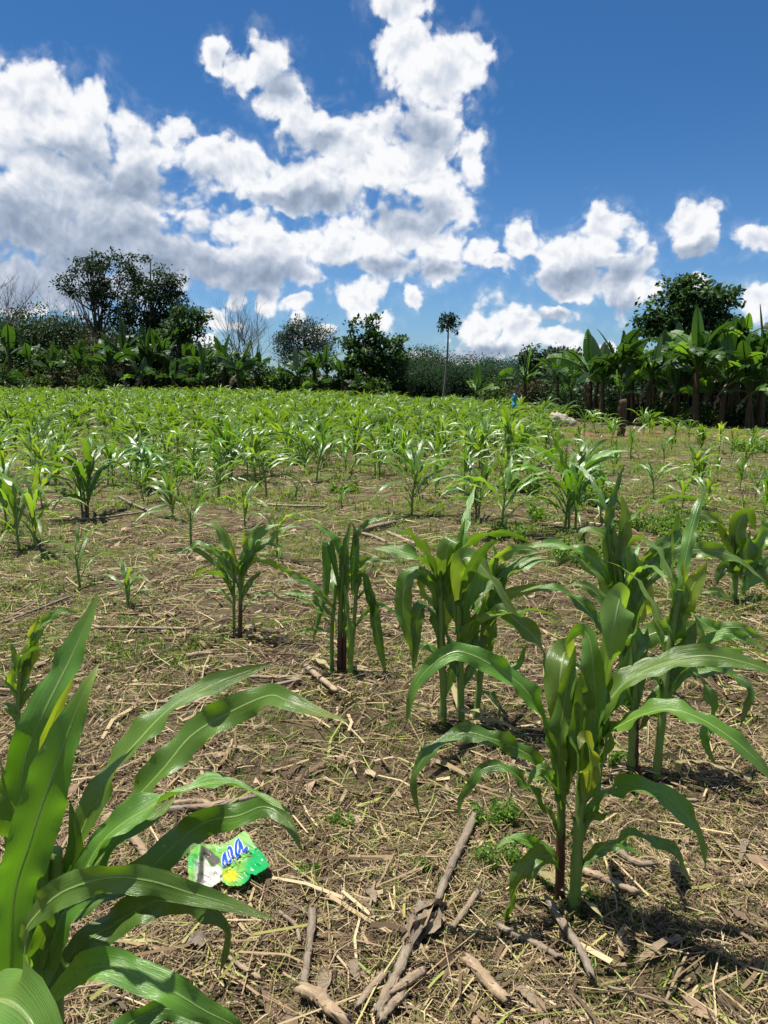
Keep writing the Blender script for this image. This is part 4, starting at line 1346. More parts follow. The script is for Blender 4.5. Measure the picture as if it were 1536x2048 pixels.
hero_plant('right stalk of the central clump, its leaves arching to the right', (950, 1446),
           [([(950, 1452), (958, 1380), (966, 1300), (975, 1215)], 14, 'stalk_green')],
           [([(974, 1250), (985, 1205), (1002, 1172), (1036, 1138), (1076, 1120), (1112, 1124)], 38, dict(face=(0.0, -0.6, 0.8))),
            ([(975, 1210), (982, 1150), (992, 1120), (1020, 1101), (1060, 1100), (1084, 1106)], 28, dict(mat='maize_leaf_pale')),
            ([(974, 1250), (990, 1212), (1012, 1191), (1042, 1181), (1082, 1177), (1112, 1184)], 22, dict(mat='maize_leaf_pale')),
            ([(970, 1270, -.03), (985, 1232, -.05), (1008, 1222, -.07), (1040, 1248, -.09), (1068, 1273, -.1), (1086, 1305, -.1), (1093, 1352, -.1)], 34, dict(face=(0.2, -0.8, 0.5))),
            ([(976, 1230), (990, 1180), (992, 1130), (986, 1088)], 24, dict(fold=0.5)),
            ([(966, 1325), (972, 1290), (982, 1250), (990, 1215)], 34, dict(face=(0.2, -0.8, 0.5))),
            ([(962, 1350), (975, 1332), (1008, 1338), (1036, 1330), (1048, 1300), (1056, 1284)], 15, {}),
            ([(960, 1380), (980, 1390), (995, 1410), (1000, 1440)], 14, dict(mat='maize_leaf_dark')),
            ([(975, 1260), (985, 1215), (1000, 1150), (1030, 1130), (1050, 1150)], 30, dict(mat='maize_leaf_pale')),
            ], 53, fill=4)

# the clump on the right
hero_plant('tall maize plant at the back of the right clump, tip reaching above the others', (1262, 1335),
           [([(1262, 1340), (1258, 1240), (1240, 1140), (1224, 1050)], 15, 'stalk_green')],
           [([(1236, 1190), (1222, 1112), (1210, 1075), (1178, 1060), (1162, 1064), (1158, 1086)], 30, dict(mat='maize_leaf_pale', wave=0.08)),
            ([(1238, 1170), (1246, 1085), (1250, 1030), (1243, 990)], 30, dict(mat='maize_leaf_pale', wave=0.06)),
            ([(1226, 1150), (1217, 1062), (1226, 1000), (1240, 950), (1251, 926)], 18, dict(mat='maize_leaf_dark', fold=0.6)),
            ([(1236, 1200), (1197, 1128), (1155, 1101), (1105, 1088), (1040, 1094)], 28, {}),
            ([(1234, 1215), (1197, 1154), (1171, 1134), (1150, 1117), (1122, 1117)], 24, dict(mat='maize_leaf_pale')),
            ([(1260, 1200), (1282, 1152), (1318, 1108), (1348, 1068), (1358, 1022)], 30, {}),
            ([(1256, 1180), (1282, 1142), (1318, 1095), (1350, 1071), (1388, 1064)], 26, dict(mat='maize_leaf_pale')),
            ([(1250, 1200), (1254, 1120), (1245, 1066), (1232, 1050)], 34, dict(face=(0.5, -0.8, 0.1))),
            ([(1262, 1220), (1287, 1170), (1334, 1127), (1367, 1104), (1416, 1101), (1465, 1114), (1530, 1162)], 32, {}),
            ([(1262, 1270), (1270, 1200), (1278, 1150), (1268, 1105)], 38, dict(face=(0.1, -0.8, 0.55))),
            ([(1262, 1270), (1288, 1215), (1302, 1160), (1296, 1130)], 34, dict(mat='maize_leaf_yellow', face=(0.5, -0.8, 0.2))),
            ([(1258, 1250), (1240, 1190), (1228, 1140), (1226, 1090)], 36, dict(face=(-0.2, -0.8, 0.55))),
            ], 61, fill=4)
hero_plant('maize plant with a dark red stalk in the right clump, behind the nearest plant', (1269, 1545),
           [([(1269, 1550), (1271, 1450), (1271, 1410)], 17, 'stalk_red'), ([(1271, 1412), (1270, 1340), (1266, 1270)], 18, 'stalk_green')],
           [([(1268, 1340), (1240, 1290), (1200, 1244), (1164, 1208), (1125, 1183), (1089, 1172), (1040, 1184)], 26, dict(mat='maize_leaf_dark')),
            ([(1266, 1320), (1240, 1260), (1213, 1212), (1184, 1179), (1154, 1169), (1126, 1175)], 26, {}),
            ([(1268, 1400), (1254, 1330), (1270, 1290), (1300, 1270), (1351, 1257), (1393, 1260), (1418, 1288)], 46, dict(face=(0.2, -0.6, 0.7), mat='maize_leaf_pale')),
            ([(1269, 1430), (1252, 1380), (1236, 1348)], 20, {}),
            ([(1272, 1440), (1318, 1383), (1367, 1353), (1416, 1340), (1449, 1347), (1488, 1361), (1498, 1390), (1480, 1456)], 30, dict(mat='maize_leaf_dark')),
            ([(1270, 1420), (1282, 1330), (1296, 1255)], 28, dict(mat='maize_leaf_dark')),
            ([(1269, 1390), (1262, 1310), (1275, 1240), (1290, 1200)], 38, dict(face=(0.3, -0.9, 0.1))),
            ], 62, fill=4)
hero_plant('maize plant with a slanting green stalk and a bright backlit blade in the right clump', (1312, 1556),
           [([(1312, 1562), (1322, 1460), (1334, 1350), (1348, 1240), (1360, 1180)], 17, 'stalk_green')],
           [([(1346, 1280), (1344, 1140), (1344, 1052)], 16, dict(fold=0.7, mat='maize_leaf_pale')),
            ([(1350, 1260), (1384, 1178), (1414, 1124)], 42, dict(mat='maize_leaf_yellow', face=(-0.4, -0.8, 0.2), wave=0.05)),
            ([(1356, 1250), (1368, 1170), (1364, 1122)], 24, dict(mat='maize_leaf_yellow')),
            ([(1340, 1300), (1351, 1230), (1380, 1226), (1406, 1245), (1426, 1258), (1478, 1255), (1511, 1271), (1540, 1288)], 28, dict(mat='maize_leaf_pale')),
            ([(1336, 1360), (1366, 1300), (1392, 1245)], 38, dict(mat='maize_leaf_dark')),
            ([(1328, 1430), (1314, 1352), (1295, 1316)], 20, {}),
            ([(1332, 1400), (1372, 1345), (1400, 1357), (1420, 1402), (1424, 1442), (1408, 1476), (1434, 1538)], 28, dict(rag=0.2)),
            ([(1322, 1510), (1350, 1512), (1358, 1540), (1367, 1572)], 13, dict(mat='maize_leaf_dry')),
            ([(1340, 1330), (1350, 1260), (1340, 1200)], 34, dict(face=(0.3, -0.9, 0))),
            ([(1336, 1370), (1420, 1280, -.04), (1470, 1270, -.06), (1536, 1300, -.06)], 22, {}),
            ], 63, fill=4)

# the clump cut by the right edge
hero_plant('maize plant with broad glossy blades near the right edge', (1478, 1205),
           [([(1466, 1222), (1470, 1170), (1476, 1110)], 13, 'stalk_green'), ([(1484, 1205, .1), (1488, 1160, .1), (1494, 1100, .1)], 12, 'stalk_green')],
           [([(1476, 1120), (1474, 1070), (1480, 1040), (1498, 1028), (1511, 1062)], 32, dict(face=(-0.4, -0.8, 0.2))),
            ([(1476, 1130), (1449, 1056), (1400, 1029), (1360, 1040)], 24, dict(mat='maize_leaf_pale')),
            ([(1494, 1140), (1512, 1100), (1530, 1048), (1550, 1040)], 30, dict(mat='maize_leaf_pale')),
            ([(1470, 1222), (1450, 1196), (1433, 1183), (1403, 1186)], 20, dict(mat='maize_leaf_pale')),
            ([(1470, 1215), (1498, 1198), (1545, 1202)], 18, dict(mat='maize_leaf_pale')),
            ([(1486, 1150), (1494, 1100), (1500, 1060)], 32, {}),
            ([(1490, 1150), (1518, 1126), (1530, 1140), (1534, 1176)], 24, dict(mat='maize_leaf_dark')),
            ([(1476, 1150), (1452, 1132), (1438, 1150), (1434, 1172)], 20, dict(mat='maize_leaf_dark')),
            ([(1478, 1140), (1455, 1090), (1440, 1050), (1442, 1030)], 22, dict(mat='maize_leaf_yellow')),
            ([(1474, 1200), (1440, 1240), (1410, 1250), (1380, 1235)], 16, dict(mat='maize_leaf_pale')),
            ([(1486, 1180), (1510, 1150), (1540, 1110)], 26, {}),
            ([(1480, 1160), (1472, 1110), (1468, 1070)], 32, dict(mat='maize_leaf_dark')),
            ], 64, fill=4)

# the wilted clump
W_ = dict(mat='maize_leaf_dark', fold=0.8, wave=0.05)
hero_plant('wilted maize clump with rolled dark leaves hanging straight down', (682, 1346),
           [([(664, 1352), (664, 1260), (672, 1170)], 9, 'stalk_green'), ([(679, 1346), (681, 1230), (686, 1130)], 12, 'stalk_red'), ([(688, 1344), (690, 1250), (692, 1180)], 9, 'stalk_red'), ([(699, 1348), (706, 1270), (714, 1165)], 10, 'stalk_green')],
           [([(682, 1200), (690, 1112), (696, 1076), (703, 1042)], 22, W_), ([(703, 1180), (710, 1110), (709, 1064), (704, 1044)], 20, W_),
            ([(678, 1180), (664, 1110), (655, 1083), (652, 1122), (648, 1182), (636, 1236), (625, 1290)], 20, W_),
            ([(712, 1185), (718, 1158), (729, 1156), (739, 1202), (750, 1246), (760, 1291), (766, 1323), (772, 1352)], 24, W_),
            ([(688, 1170, -.03), (692, 1205, -.05), (695, 1240, -.06), (700, 1290, -.07), (700, 1340, -.07), (706, 1384, -.08)], 15, dict(mat='maize_leaf_pale', fold=0.6)),
            ([(684, 1140), (678, 1092), (663, 1071), (625, 1046)], 16, {}),
            ([(690, 1180), (714, 1132), (746, 1119), (790, 1123)], 15, {}),
            ([(668, 1235), (630, 1201), (596, 1187), (556, 1184)], 14, {}),
            ([(672, 1220), (632, 1179), (600, 1153), (556, 1136)], 14, dict(mat='maize_leaf_pale')),
            ([(700, 1120), (716, 1066), (745, 1041), (792, 1034)], 11, dict(mat='maize_leaf_dark')),
            ([(664, 1265), (625, 1257), (590, 1270)], 8, {}),
            ([(706, 1260), (745, 1209), (775, 1216), (797, 1234)], 10, {}),
            ([(712, 1200), (735, 1180), (745, 1200), (742, 1260)], 12, W_), ([(682, 1220), (690, 1150), (694, 1110)], 24, dict(mat='maize_leaf_yellow')),
            ([(704, 1190), (722, 1150), (742, 1110)], 16, dict(mat='maize_leaf_yellow'))], 65, fill=3)

hero_plant('slim maize plant with a red lower stalk left of the wilted clump', (480, 1281),
           [([(480, 1284), (481, 1190), (479, 1120)], 9, 'stalk_red')],
           [([(474, 1150), (459, 1083), (443, 1050)], 12, dict(mat='maize_leaf_yellow')), ([(480, 1140), (491, 1086), (508, 1058), (530, 1038)], 16, dict(mat='maize_leaf_pale')),
            ([(480, 1145), (506, 1086), (532, 1058), (564, 1048)], 20, {}), ([(482, 1150), (512, 1098), (542, 1078), (572, 1055), (607, 1052)], 16, dict(mat='maize_leaf_pale')),
            ([(480, 1165), (502, 1126), (532, 1122), (572, 1141), (613, 1164), (641, 1194)], 13, dict(mat='maize_leaf_yellow')),
            ([(482, 1180), (491, 1132), (508, 1108), (532, 1088), (574, 1097)], 15, {}), ([(482, 1200), (502, 1162), (528, 1141)], 12, dict(mat='maize_leaf_dark')),
            ([(482, 1228), (504, 1198), (532, 1188), (552, 1191), (568, 1204)], 8, {}), ([(478, 1160), (488, 1110), (500, 1088)], 18, {})], 66, fill=3)
hero_plant('thin green maize stalk paired with the slim red-stalked plant', (468, 1260),
           [([(468, 1262), (468, 1180), (470, 1110)], 7, 'stalk_green')],
           [([(470, 1150), (449, 1082), (431, 1053), (401, 1042)], 20, dict(mat='maize_leaf_pale')), ([(468, 1160), (439, 1110), (419, 1098), (397, 1086), (382, 1098), (370, 1114)], 16, dict(mat='maize_leaf_pale')),
            ([(467, 1195), (445, 1142), (419, 1118), (397, 1102), (370, 1098), (330, 1126)], 11, {}), ([(467, 1210), (443, 1183), (415, 1182), (397, 1192)], 9, {}),
            ([(470, 1160), (464, 1110), (468, 1080)], 14, {}), ([(468, 1190), (452, 1150), (440, 1135)], 12, dict(mat='maize_leaf_dark'))], 67, fill=3)
hero_plant('small maize plant left of the tall pointed leaf at the left edge', (36, 1490),
           [([(35, 1494), (37, 1400), (44, 1310)], 11, 'stalk_green')],
           [([(42, 1350), (62, 1278), (78, 1233)], 22, dict(mat='maize_leaf_yellow')), ([(44, 1350), (73, 1271), (97, 1237), (129, 1221), (160, 1226)], 19, dict(mat='maize_leaf_pale')),
            ([(42, 1370), (71, 1310), (90, 1282), (126, 1270)], 18, dict(mat='maize_leaf_yellow')), ([(40, 1360), (28, 1302), (18, 1288)], 17, {}), ([(37, 1400), (24, 1364), (26, 1330)], 18, dict(mat='maize_leaf_yellow')),
            ([(39, 1420), (56, 1385), (75, 1373), (92, 1356)], 14, dict(mat='maize_leaf_dark')), ([(37, 1445), (21, 1413), (4, 1408)], 16, {}), ([(40, 1400), (50, 1340), (62, 1300)], 22, {})], 68, fill=3)

# ------------------------------------------------------------------ maize: single plants of the near rows (px, base py, top py, leaves, options, label)
NEAR = [
    (160, 1176, 1050, 6, dict(), 'lone young maize plant with few leaves above the tall pointed leaf'),
    (258, 1224, 1125, 5, dict(mat='maize_leaf_pale', stalks=2), 'small maize seedling pair right of the lone young plant'),
    (382, 1092, 970, 7, dict(), 'young maize plant with a V-shaped top behind the slim red-stalked plant'),
    (554, 1116, 1002, 6, dict(mat='maize_leaf_yellow'), 'yellowish young maize plant behind the slim red-stalked plant'),
    (490, 1058, 975, 8, dict(mat='maize_leaf_pale'), 'grassy tuft-like maize plant behind the yellowish one'),
    (70, 1098, 945, 10, dict(stalks=2, mat='maize_leaf_pale'), 'spreading maize plant at the left edge with arching leaves'),
    (176, 1036, 888, 11, dict(stalks=3, smat='stalk_brown'), 'full maize clump with several brown-based stalks at left'),
    (15, 1056, 922, 9, dict(), 'maize plant half cut by the left edge behind the spreading one'),
    (290, 978, 850, 9, dict(wilt=0.8, mat='maize_leaf_dark', stalks=2), 'dark wilted maize clump with hanging leaves in the left rows'),
    (387, 958, 862, 8, dict(), 'maize plant between the dark wilted clump and the tall full one'),
    (464, 957, 836, 13, dict(stalks=2), 'tall full maize clump left of centre in the middle rows'),
    (534, 995, 866, 8, dict(wilt=0.7, mat='maize_leaf_pale'), 'pale drooping maize plant right of the tall full clump'),
    (633, 960, 853, 9, dict(), 'upright maize plant right of the round weed bush'),
    (692, 944, 868, 8, dict(), 'maize plant standing before the dark stump'),
    (760, 952, 858, 9, dict(stalks=2), 'bushy maize plant left of the one with the bare lower stalk'),
    (113, 987, 880, 9, dict(), 'maize plant behind the full clump on the left'),
    (335, 938, 850, 9, dict(mat='maize_leaf_pale'), 'light green maize plant behind the dark wilted clump'),
    (823, 1030, 884, 9, dict(), 'maize plant with a long bare lower stalk right of centre'),
    (876, 957, 876, 8, dict(), 'maize plant behind the one with the bare lower stalk'),
    (840, 965, 890, 7, dict(), 'short maize plant beside the one with the bare lower stalk'),
    (956, 1042, 918, 9, dict(mat='maize_leaf_dark', smat='stalk_brown', stalks=2), 'dark green maize plant left of the pale upright one'),
    (1003, 1074, 906, 8, dict(mat='maize_leaf_pale'), 'pale upright maize plant with a broad standing leaf'),
    (1138, 1058, 886, 11, dict(stalks=3), 'broad arching maize clump above the right clump'),
    (1200, 1048, 940, 9, dict(), 'maize plant partly behind the tall back plant of the right clump'),
    (1363, 1024, 942, 8, dict(mat='maize_leaf_pale'), 'maize plant with thin spread leaves on the right'),
    (1408, 1022, 946, 8, dict(mat='maize_leaf_pale'), 'thin maize plant beside the one with spread leaves on the right'),
    (1433, 952, 910, 5, dict(), 'short maize plant with one broad leaf in the sparse right rows'),
    (1018, 935, 828, 12, dict(stalks=2, mat='maize_leaf_pale'), 'tall spreading maize clump before the blue post'),
    (1133, 922, 868, 7, dict(), 'small maize plant below the white sack'),
    (1260, 918, 852, 8, dict(), 'maize plant standing apart in the sparse right rows'),
    (1328, 928, 872, 7, dict(), 'small maize plant in the middle of the sparse right rows'),
    (1438, 906, 845, 8, dict(mat='maize_leaf_yellow'), 'bright maize plant before the grove trunks at right'),
    (1378, 884, 842, 7, dict(), 'small maize plant on the red earth strip'),
    (1463, 898, 853, 7, dict(mat='maize_leaf_yellow'), 'bright maize plant beside the other bright one at right'),
    (1168, 872, 816, 9, dict(), 'maize plant right behind the white sack'),
    (1204, 866, 822, 8, dict(), 'maize plant two steps right of the white sack'),
    (1288, 868, 815, 9, dict(), 'leafy maize plant at the left end of the red earth strip'),
    (1222, 890, 838, 8, dict(), 'maize plant in front of the short cut trunk'),
    (1528, 1030, 945, 8, dict(), 'maize plant cut by the right edge above the glossy one'),
    (928, 985, 895, 8, dict(), 'maize plant left of the dark green one'),
    (1060, 985, 900, 7, dict(mat='maize_leaf_pale'), 'small maize plant beyond the pale upright one'),
    (592, 1000, 960, 5, dict(mat='maize_leaf_pale'), 'tiny maize seedling below the round weed bush'),
    (683, 1012, 965, 5, dict(), 'tiny maize seedling in the open patch right of centre'),
    (1490, 950, 880, 7, dict(), 'maize plant in the sparse rows near the right edge'),
    (1505, 915, 862, 7, dict(mat='maize_leaf_pale'), 'far small maize plant by the right edge'),
]
near_xy = []
for k, (x, by, ty, nl, op, lab) in enumerate(NEAR):
    g = ground_pt(x, by)
    h = max(0.26, at(x, ty, g[1])[2] - g[2]) * 1.12
    near_xy.append(g[:2])
    op = dict(op)
    maize_parts(g, lab, h * 1.05, nl + (3 if nl > 6 else 1), 900 + k, **op)

# ------------------------------------------------------------------ maize: the field
pos = []
r = np.random.default_rng(77)
yy = 8.3
row = 0
while yy < 47:
    half = yy * 0.56 + 1.5
    x = -half + r.uniform(0, 0.5)
    while x < half:
        xx, y2 = x + r.normal() * 0.10, yy + r.normal() * 0.14
        px = 768 + xx / y2 * F * 0.99
        ymax = np.interp(px, [0, 600, 820, 980, 1080, 1160, 1536], [45, 44, 39, 35, 31, 24, 20.5])
        den = np.interp(px, [-100, 850, 1000, 1090, 1180, 1600], [0.90, 0.90, 0.85, 0.6, 0.26, 0.22])
        if y2 < 15:
            den *= np.interp(y2, [8.3, 10.5, 15], [0.38, 0.62, 1.0]) * (1.5 if px > 1080 and y2 < 12.5 else 1.0)
        patch = 0.5 + 0.5 * math.sin(xx * 0.7 + 1.3) * math.sin(y2 * 0.45 + 0.4)
        den *= 0.42 + 0.58 * patch
        if y2 < ymax and r.uniform() < den:
            hidden = any(abs(px - a) < b2 and c - 7 < y2 < c + 0.4 for a, b2, c in ((1027, 14, 26.5), (1122, 34, 25.5)))
            if not hidden and min((n[0] - xx) ** 2 + (n[1] - y2) ** 2 for n in near_xy) > (0.55 if y2 < 12 else 0.30) ** 2:
                pos.append((xx, y2))
        x += r.uniform(0.40, 0.62)
    yy += 0.78
pos.sort(key=lambda p: p[1])
n_single = 300 - len(NEAR) - 16
# prototypes of the middle rows, with parts shared between the copies
PROTO = []
for k in range(9):
    rr = np.random.default_rng(1200 + k)
    parts = []
    for kind, sh in maize_shape(rr, 0.85, 10 + k % 4, 9, 2, wilt=0.5 if k == 8 else 0.0, stalks=1 + (k % 2 == 0)):
        mb = MB()
        mb.add(*sh)
        me = mb.mesh(kind)
        me.materials.append(MATS['stalk_green'] if kind == 'stalk' else MATS[('maize_leaf', 'maize_leaf', 'maize_leaf_pale', 'maize_leaf')[k % 4]])
        parts.append((kind, me))
    PROTO.append(parts)
JOINED = []
for k in range(10):
    rr = np.random.default_rng(1300 + k)
    mb = MB()
    for kind, sh in maize_shape(rr, 0.85, 11 + k % 4, 7, 2, stalks=2 + k % 2):
        mb.add(*sh)
    me = mb.mesh('maize_plant')
    me.materials.append(MATS['field_maize'])
    JOINED.append(me)
MID_L = 'young green maize plant standing in the close rows behind the open near patch'
for k, (x, y) in enumerate(pos[:n_single]):
    b = (x, y, float(gz(x, y)))
    sc = r.uniform(0.62, 1.14) * (1.0 if x / y < 0.22 else 0.78)
    if y < 15.5:
        root = thing('maize_plant', b, MID_L, 'maize plant', 'maize plants of the middle rows')
        for kind, me in PROTO[r.integers(len(PROTO))]:
            link(kind, me, None, root)
    else:
        root = link('maize_plant', JOINED[r.integers(len(JOINED))], None, None, b)
        tag(root, MID_L, 'maize plant', 'maize plants of the middle rows')
    root.rotation_euler = (r.normal() * 0.05, r.normal() * 0.05, r.uniform(0, 6.28))
    root.scale = (sc, sc, sc)
# the rest of the field, one mass of green rows
LOW = []
for k in range(8):
    rr = np.random.default_rng(1400 + k)
    mb = MB()
    for kind, sh in maize_shape(rr, 0.85, 11 + k % 3, 5, 2, wscale=1.1, stalks=2 + k % 2):
        if kind == 'leaf':
            mb.add(*sh)
    LOW.append((np.concatenate(mb.V), np.concatenate(mb.Q)))
mb = MB()
for (x, y) in pos[n_single:]:
    Vl, Ql = LOW[r.integers(len(LOW))]
    a, sc = r.uniform(0, 6.28), r.uniform(0.65, 1.12)
    M = np.array([[math.cos(a), -math.sin(a), 0], [math.sin(a), math.cos(a), 0], [0, 0, 1]]) * sc
    mb.add(Vl @ M.T + [x, y, float(gz(x, y))], Ql)
o = link('far_maize', mb.mesh('far_maize'), MATS['field_maize'])
tag(o, 'far rows of young maize merging into one green band below the trees', 'maize', kind='stuff')
print('maize positions', len(pos))


# ================================================================== litter on the soil
def scatter(n, y0, y1, power, r, margin=0.5):
    """points over the wedge of ground in front of the camera"""
    u = r.uniform(0, 1, n)
    y = (y0 ** power + u * (y1 ** power - y0 ** power)) ** (1 / power)
    x = r.uniform(-1, 1, n) * (0.52 * y + margin)
    return x, y


def vnoise(x, y, f, seed=0):
    return (np.sin(f * x + 1.7 * np.sin(f * 0.63 * y + seed)) + np.sin(f * 1.31 * y + 1.3 * np.sin(f * 0.71 * x + seed * 2.1)) + np.sin(f * 0.83 * (x + y) + seed * 3.3)) / 3


def strips(x, y, z, ang, L, W, lift, bend, r, taper=0.5):
    """thin bent ribbons lying about: 3 stations of 2 verts"""
    n = len(x)
    d = np.stack([np.cos(ang), np.sin(ang)], 1)
    p = np.stack([-np.sin(ang), np.cos(ang)], 1)
    roll = r.uniform(-0.9, 0.9, n)
    tilt = r.normal(size=n) * lift
    V = np.zeros((n, 3, 2, 3))
    for k, (t, wf) in enumerate(((-0.5, 1.0), (0.05, 0.95), (0.5, taper))):
        off = bend * (0.25 - t * t) * L
        cx = x + d[:, 0] * t * L + p[:, 0] * off
        cy = y + d[:, 1] * t * L + p[:, 1] * off
        cz = z + tilt * t * L + np.abs(bend) * (0.25 - t * t) * L * 0.25
        for m, sg in enumerate((-0.5, 0.5)):
            V[:, k, m, 0] = cx + p[:, 0] * sg * W * wf * np.cos(roll)
            V[:, k, m, 1] = cy + p[:, 1] * sg * W * wf * np.cos(roll)
            V[:, k, m, 2] = cz + sg * W * wf * np.sin(roll)
    b = np.arange(n)[:, None] * 6
    Q = np.concatenate([b + [0, 1, 3, 2], b + [2, 3, 5, 4]])
    return V.reshape(-1, 3), Q


r = np.random.default_rng(99)
mb = MB()
for (n, y0, y1, pw, L0, W0, layer) in ((74000, 0.95, 3.2, 1.2, 0.068, 0.0023, 0.028), (52000, 3.0, 7.5, 1.4, 0.09, 0.0036, 0.026), (30000, 7.2, 17, 1.6, 0.14, 0.008, 0.02)):
    x, y = scatter(n, y0, y1, pw, r)
    keep = vnoise(x, y, 2.6, 1.0) + 0.55 * vnoise(x, y, 7.0, 2.0) + r.uniform(-0.7, 0.9, n) > -0.02
    for (bx, by, rx, ry) in ((1285, 1962, 0.20, 0.11), (1400, 1985, 0.12, 0.07), (560, 1440, 0.25, 0.12), (520, 1545, 0.2, 0.1), (930, 1480, 0.22, 0.14), (1290, 1590, 0.25, 0.12), (330, 1330, 0.3, 0.15), (1060, 1660, 0.14, 0.1), (700, 1560, 0.16, 0.09)):
        g_ = ground_pt(bx, by)
        keep &= ((x - g_[0]) / rx) ** 2 + ((y - g_[1]) / ry) ** 2 + r.normal(size=n) * 0.5 > 0.9
    x, y = x[keep], y[keep]
    n = len(x)
    L = L0 * np.exp(r.normal(size=n) * 0.5)
    W = W0 * np.exp(r.normal(size=n) * 0.35)
    ang = r.uniform(0, 2 * math.pi, n)
    z = gz(x, y) + 0.002 + layer * r.uniform(0, 1, n) ** 1.8
    mb.add(*strips(x, y, z, ang, L, W, 0.16, r.normal(size=n) * 0.45, r))
# broken brown stems and flat shreds
x, y = scatter(5200, 0.95, 6, 1.3, r)
n = len(x)
mb.add(*strips(x, y, gz(x, y) + r.uniform(0.004, 0.03, n), r.uniform(0, 6.28, n), 0.09 * np.exp(r.normal(size=n) * 0.5), 0.0075 * np.exp(r.normal(size=n) * 0.4), 0.12, r.normal(size=n) * 0.25, r, 0.8))
# longer loose stems
x, y = scatter(2600, 0.95, 8, 1.4, r)
n = len(x)
mb.add(*strips(x, y, gz(x, y) + r.uniform(0.012, 0.035, n), r.uniform(0, math.pi, n), r.uniform(0.2, 0.45, n), 0.0045 * np.exp(r.normal(size=n) * 0.3), 0.05, r.normal(size=n) * 0.18, r, 0.7))
o = link('straw_litter', mb.mesh('straw_litter', False), MATS['straw'])
tag(o, 'dry straw and stem litter strewn over the soil', 'straw', kind='stuff')

# scraps of dry leaf
x, y = scatter(1500, 0.95, 8, 1.3, r)
keep = vnoise(x, y, 2.2, 5.0) + r.uniform(-0.7, 0.7, len(x)) > -0.1
x, y = x[keep], y[keep]
n = len(x)
V = np.zeros((n, 8, 3))
a0 = r.uniform(0, 6.28, n)
sz = 0.014 * np.exp(r.normal(size=n) * 0.5)
for k in range(8):
    a = k / 8 * 6.283
    rad = sz * r.uniform(0.55, 1.2, n)
    lx, ly = np.cos(a) * rad * 1.7, np.sin(a) * rad * 0.8
    V[:, k, 0] = x + lx * np.cos(a0) - ly * np.sin(a0)
    V[:, k, 1] = y + lx * np.sin(a0) + ly * np.cos(a0)
    V[:, k, 2] = gz(x, y) + 0.012 + r.uniform(0, 0.014, n) + r.normal(size=n) * 0.009
b = np.arange(n)[:, None] * 8
Q = np.concatenate([b + [0, 1, 2, 7], b + [7, 2, 3, 6], b + [6, 3, 4, 5]])
o = link('leaf_litter', np_mesh('leaf_litter', V.reshape(-1, 3), Q, None, False), MATS['leaf_scrap'])
tag(o, 'crumpled scraps of dry brown leaf among the straw', 'leaf litter', kind='stuff')

# clods and pebbles in bare soil
x, y = scatter(2600, 0.95, 5, 1.2, r)
n = len(x)
sz = 0.0045 * np.exp(r.normal(size=n) * 0.5)
O = np.array([[1, 0, 0], [-1, 0, 0], [0, 1, 0], [0, -1, 0], [0, 0, 0.8], [0, 0, -0.8]], float)
V = np.stack([x, y, gz(x, y) + 0.004], 1)[:, None] + O[None] * sz[:, None, None] * r.uniform(0.6, 1.4, (n, 6, 1))
b = np.arange(n)[:, None] * 6
T = np.concatenate([b + t for t in ([0, 2, 4], [2, 1, 4], [1, 3, 4], [3, 0, 4], [2, 0, 5], [1, 2, 5], [3, 1, 5], [0, 3, 5])])
o = link('clods', np_mesh('clods', V.reshape(-1, 3), None, T, True), MATS['pebble'])
tag(o, 'small clods and pebbles on the bare soil', 'pebbles', kind='stuff')


# short green grass
def blades(x, y, h, w, r, lean=1.7):
    n = len(x)
    a = r.uniform(0, 6.28, n)
    d = np.stack([np.cos(a), np.sin(a)], 1)
    p = np.stack([-np.sin(a), np.cos(a)], 1)
    ln = r.uniform(0.1, 1, n) * lean
    z = gz(x, y)
    V = np.zeros((n, 5, 3))
    for k, (t, hf, sg) in enumerate(((0, 0, -1), (0, 0, 1), (0.4, 0.65, -0.8), (0.4, 0.65, 0.8), (1.0, 0.95, 0))):
        V[:, k, 0] = x + d[:, 0] * ln * t * h + p[:, 0] * sg * w * 0.5
        V[:, k, 1] = y + d[:, 1] * ln * t * h + p[:, 1] * sg * w * 0.5
        V[:, k, 2] = z + h * hf * (1 - 0.25 * ln * t)
    b = np.arange(n)[:, None] * 5
    return V.reshape(-1, 3), b + [0, 1, 3, 2], b + [2, 3, 4]


mb = MB()
for (n, y0, y1, pw, h0, w0, thr) in ((52000, 1.0, 4.5, 1.3, 0.024, 0.0028, 0.10), (80000, 4, 10, 1.5, 0.036, 0.0050, 0.05), (60000, 9, 24, 1.5, 0.070, 0.011, -0.15)):
    x, y = scatter(n // 7, y0, y1, pw, r)
    f = vnoise(x, y, 1.5, 7.0) * 0.8 + 0.6 * vnoise(x, y, 4.6, 3.0) + r.normal(size=len(x)) * 0.45
    keep = f > thr
    x, y = np.repeat(x[keep], 9), np.repeat(y[keep], 9)
    n = len(x)
    x, y = x + r.normal(size=n) * h0 * 0.7, y + r.normal(size=n) * h0 * 0.7
    V, Q, T = blades(x, y, h0 * np.exp(r.normal(size=n) * 0.4), w0 * np.exp(r.normal(size=n) * 0.3), r)
    mb.add(V, Q, T)
o = link('grass', mb.mesh('grass', False), MATS['grass'])
tag(o, 'short patchy green grass sprouting through the litter', 'grass', kind='stuff')

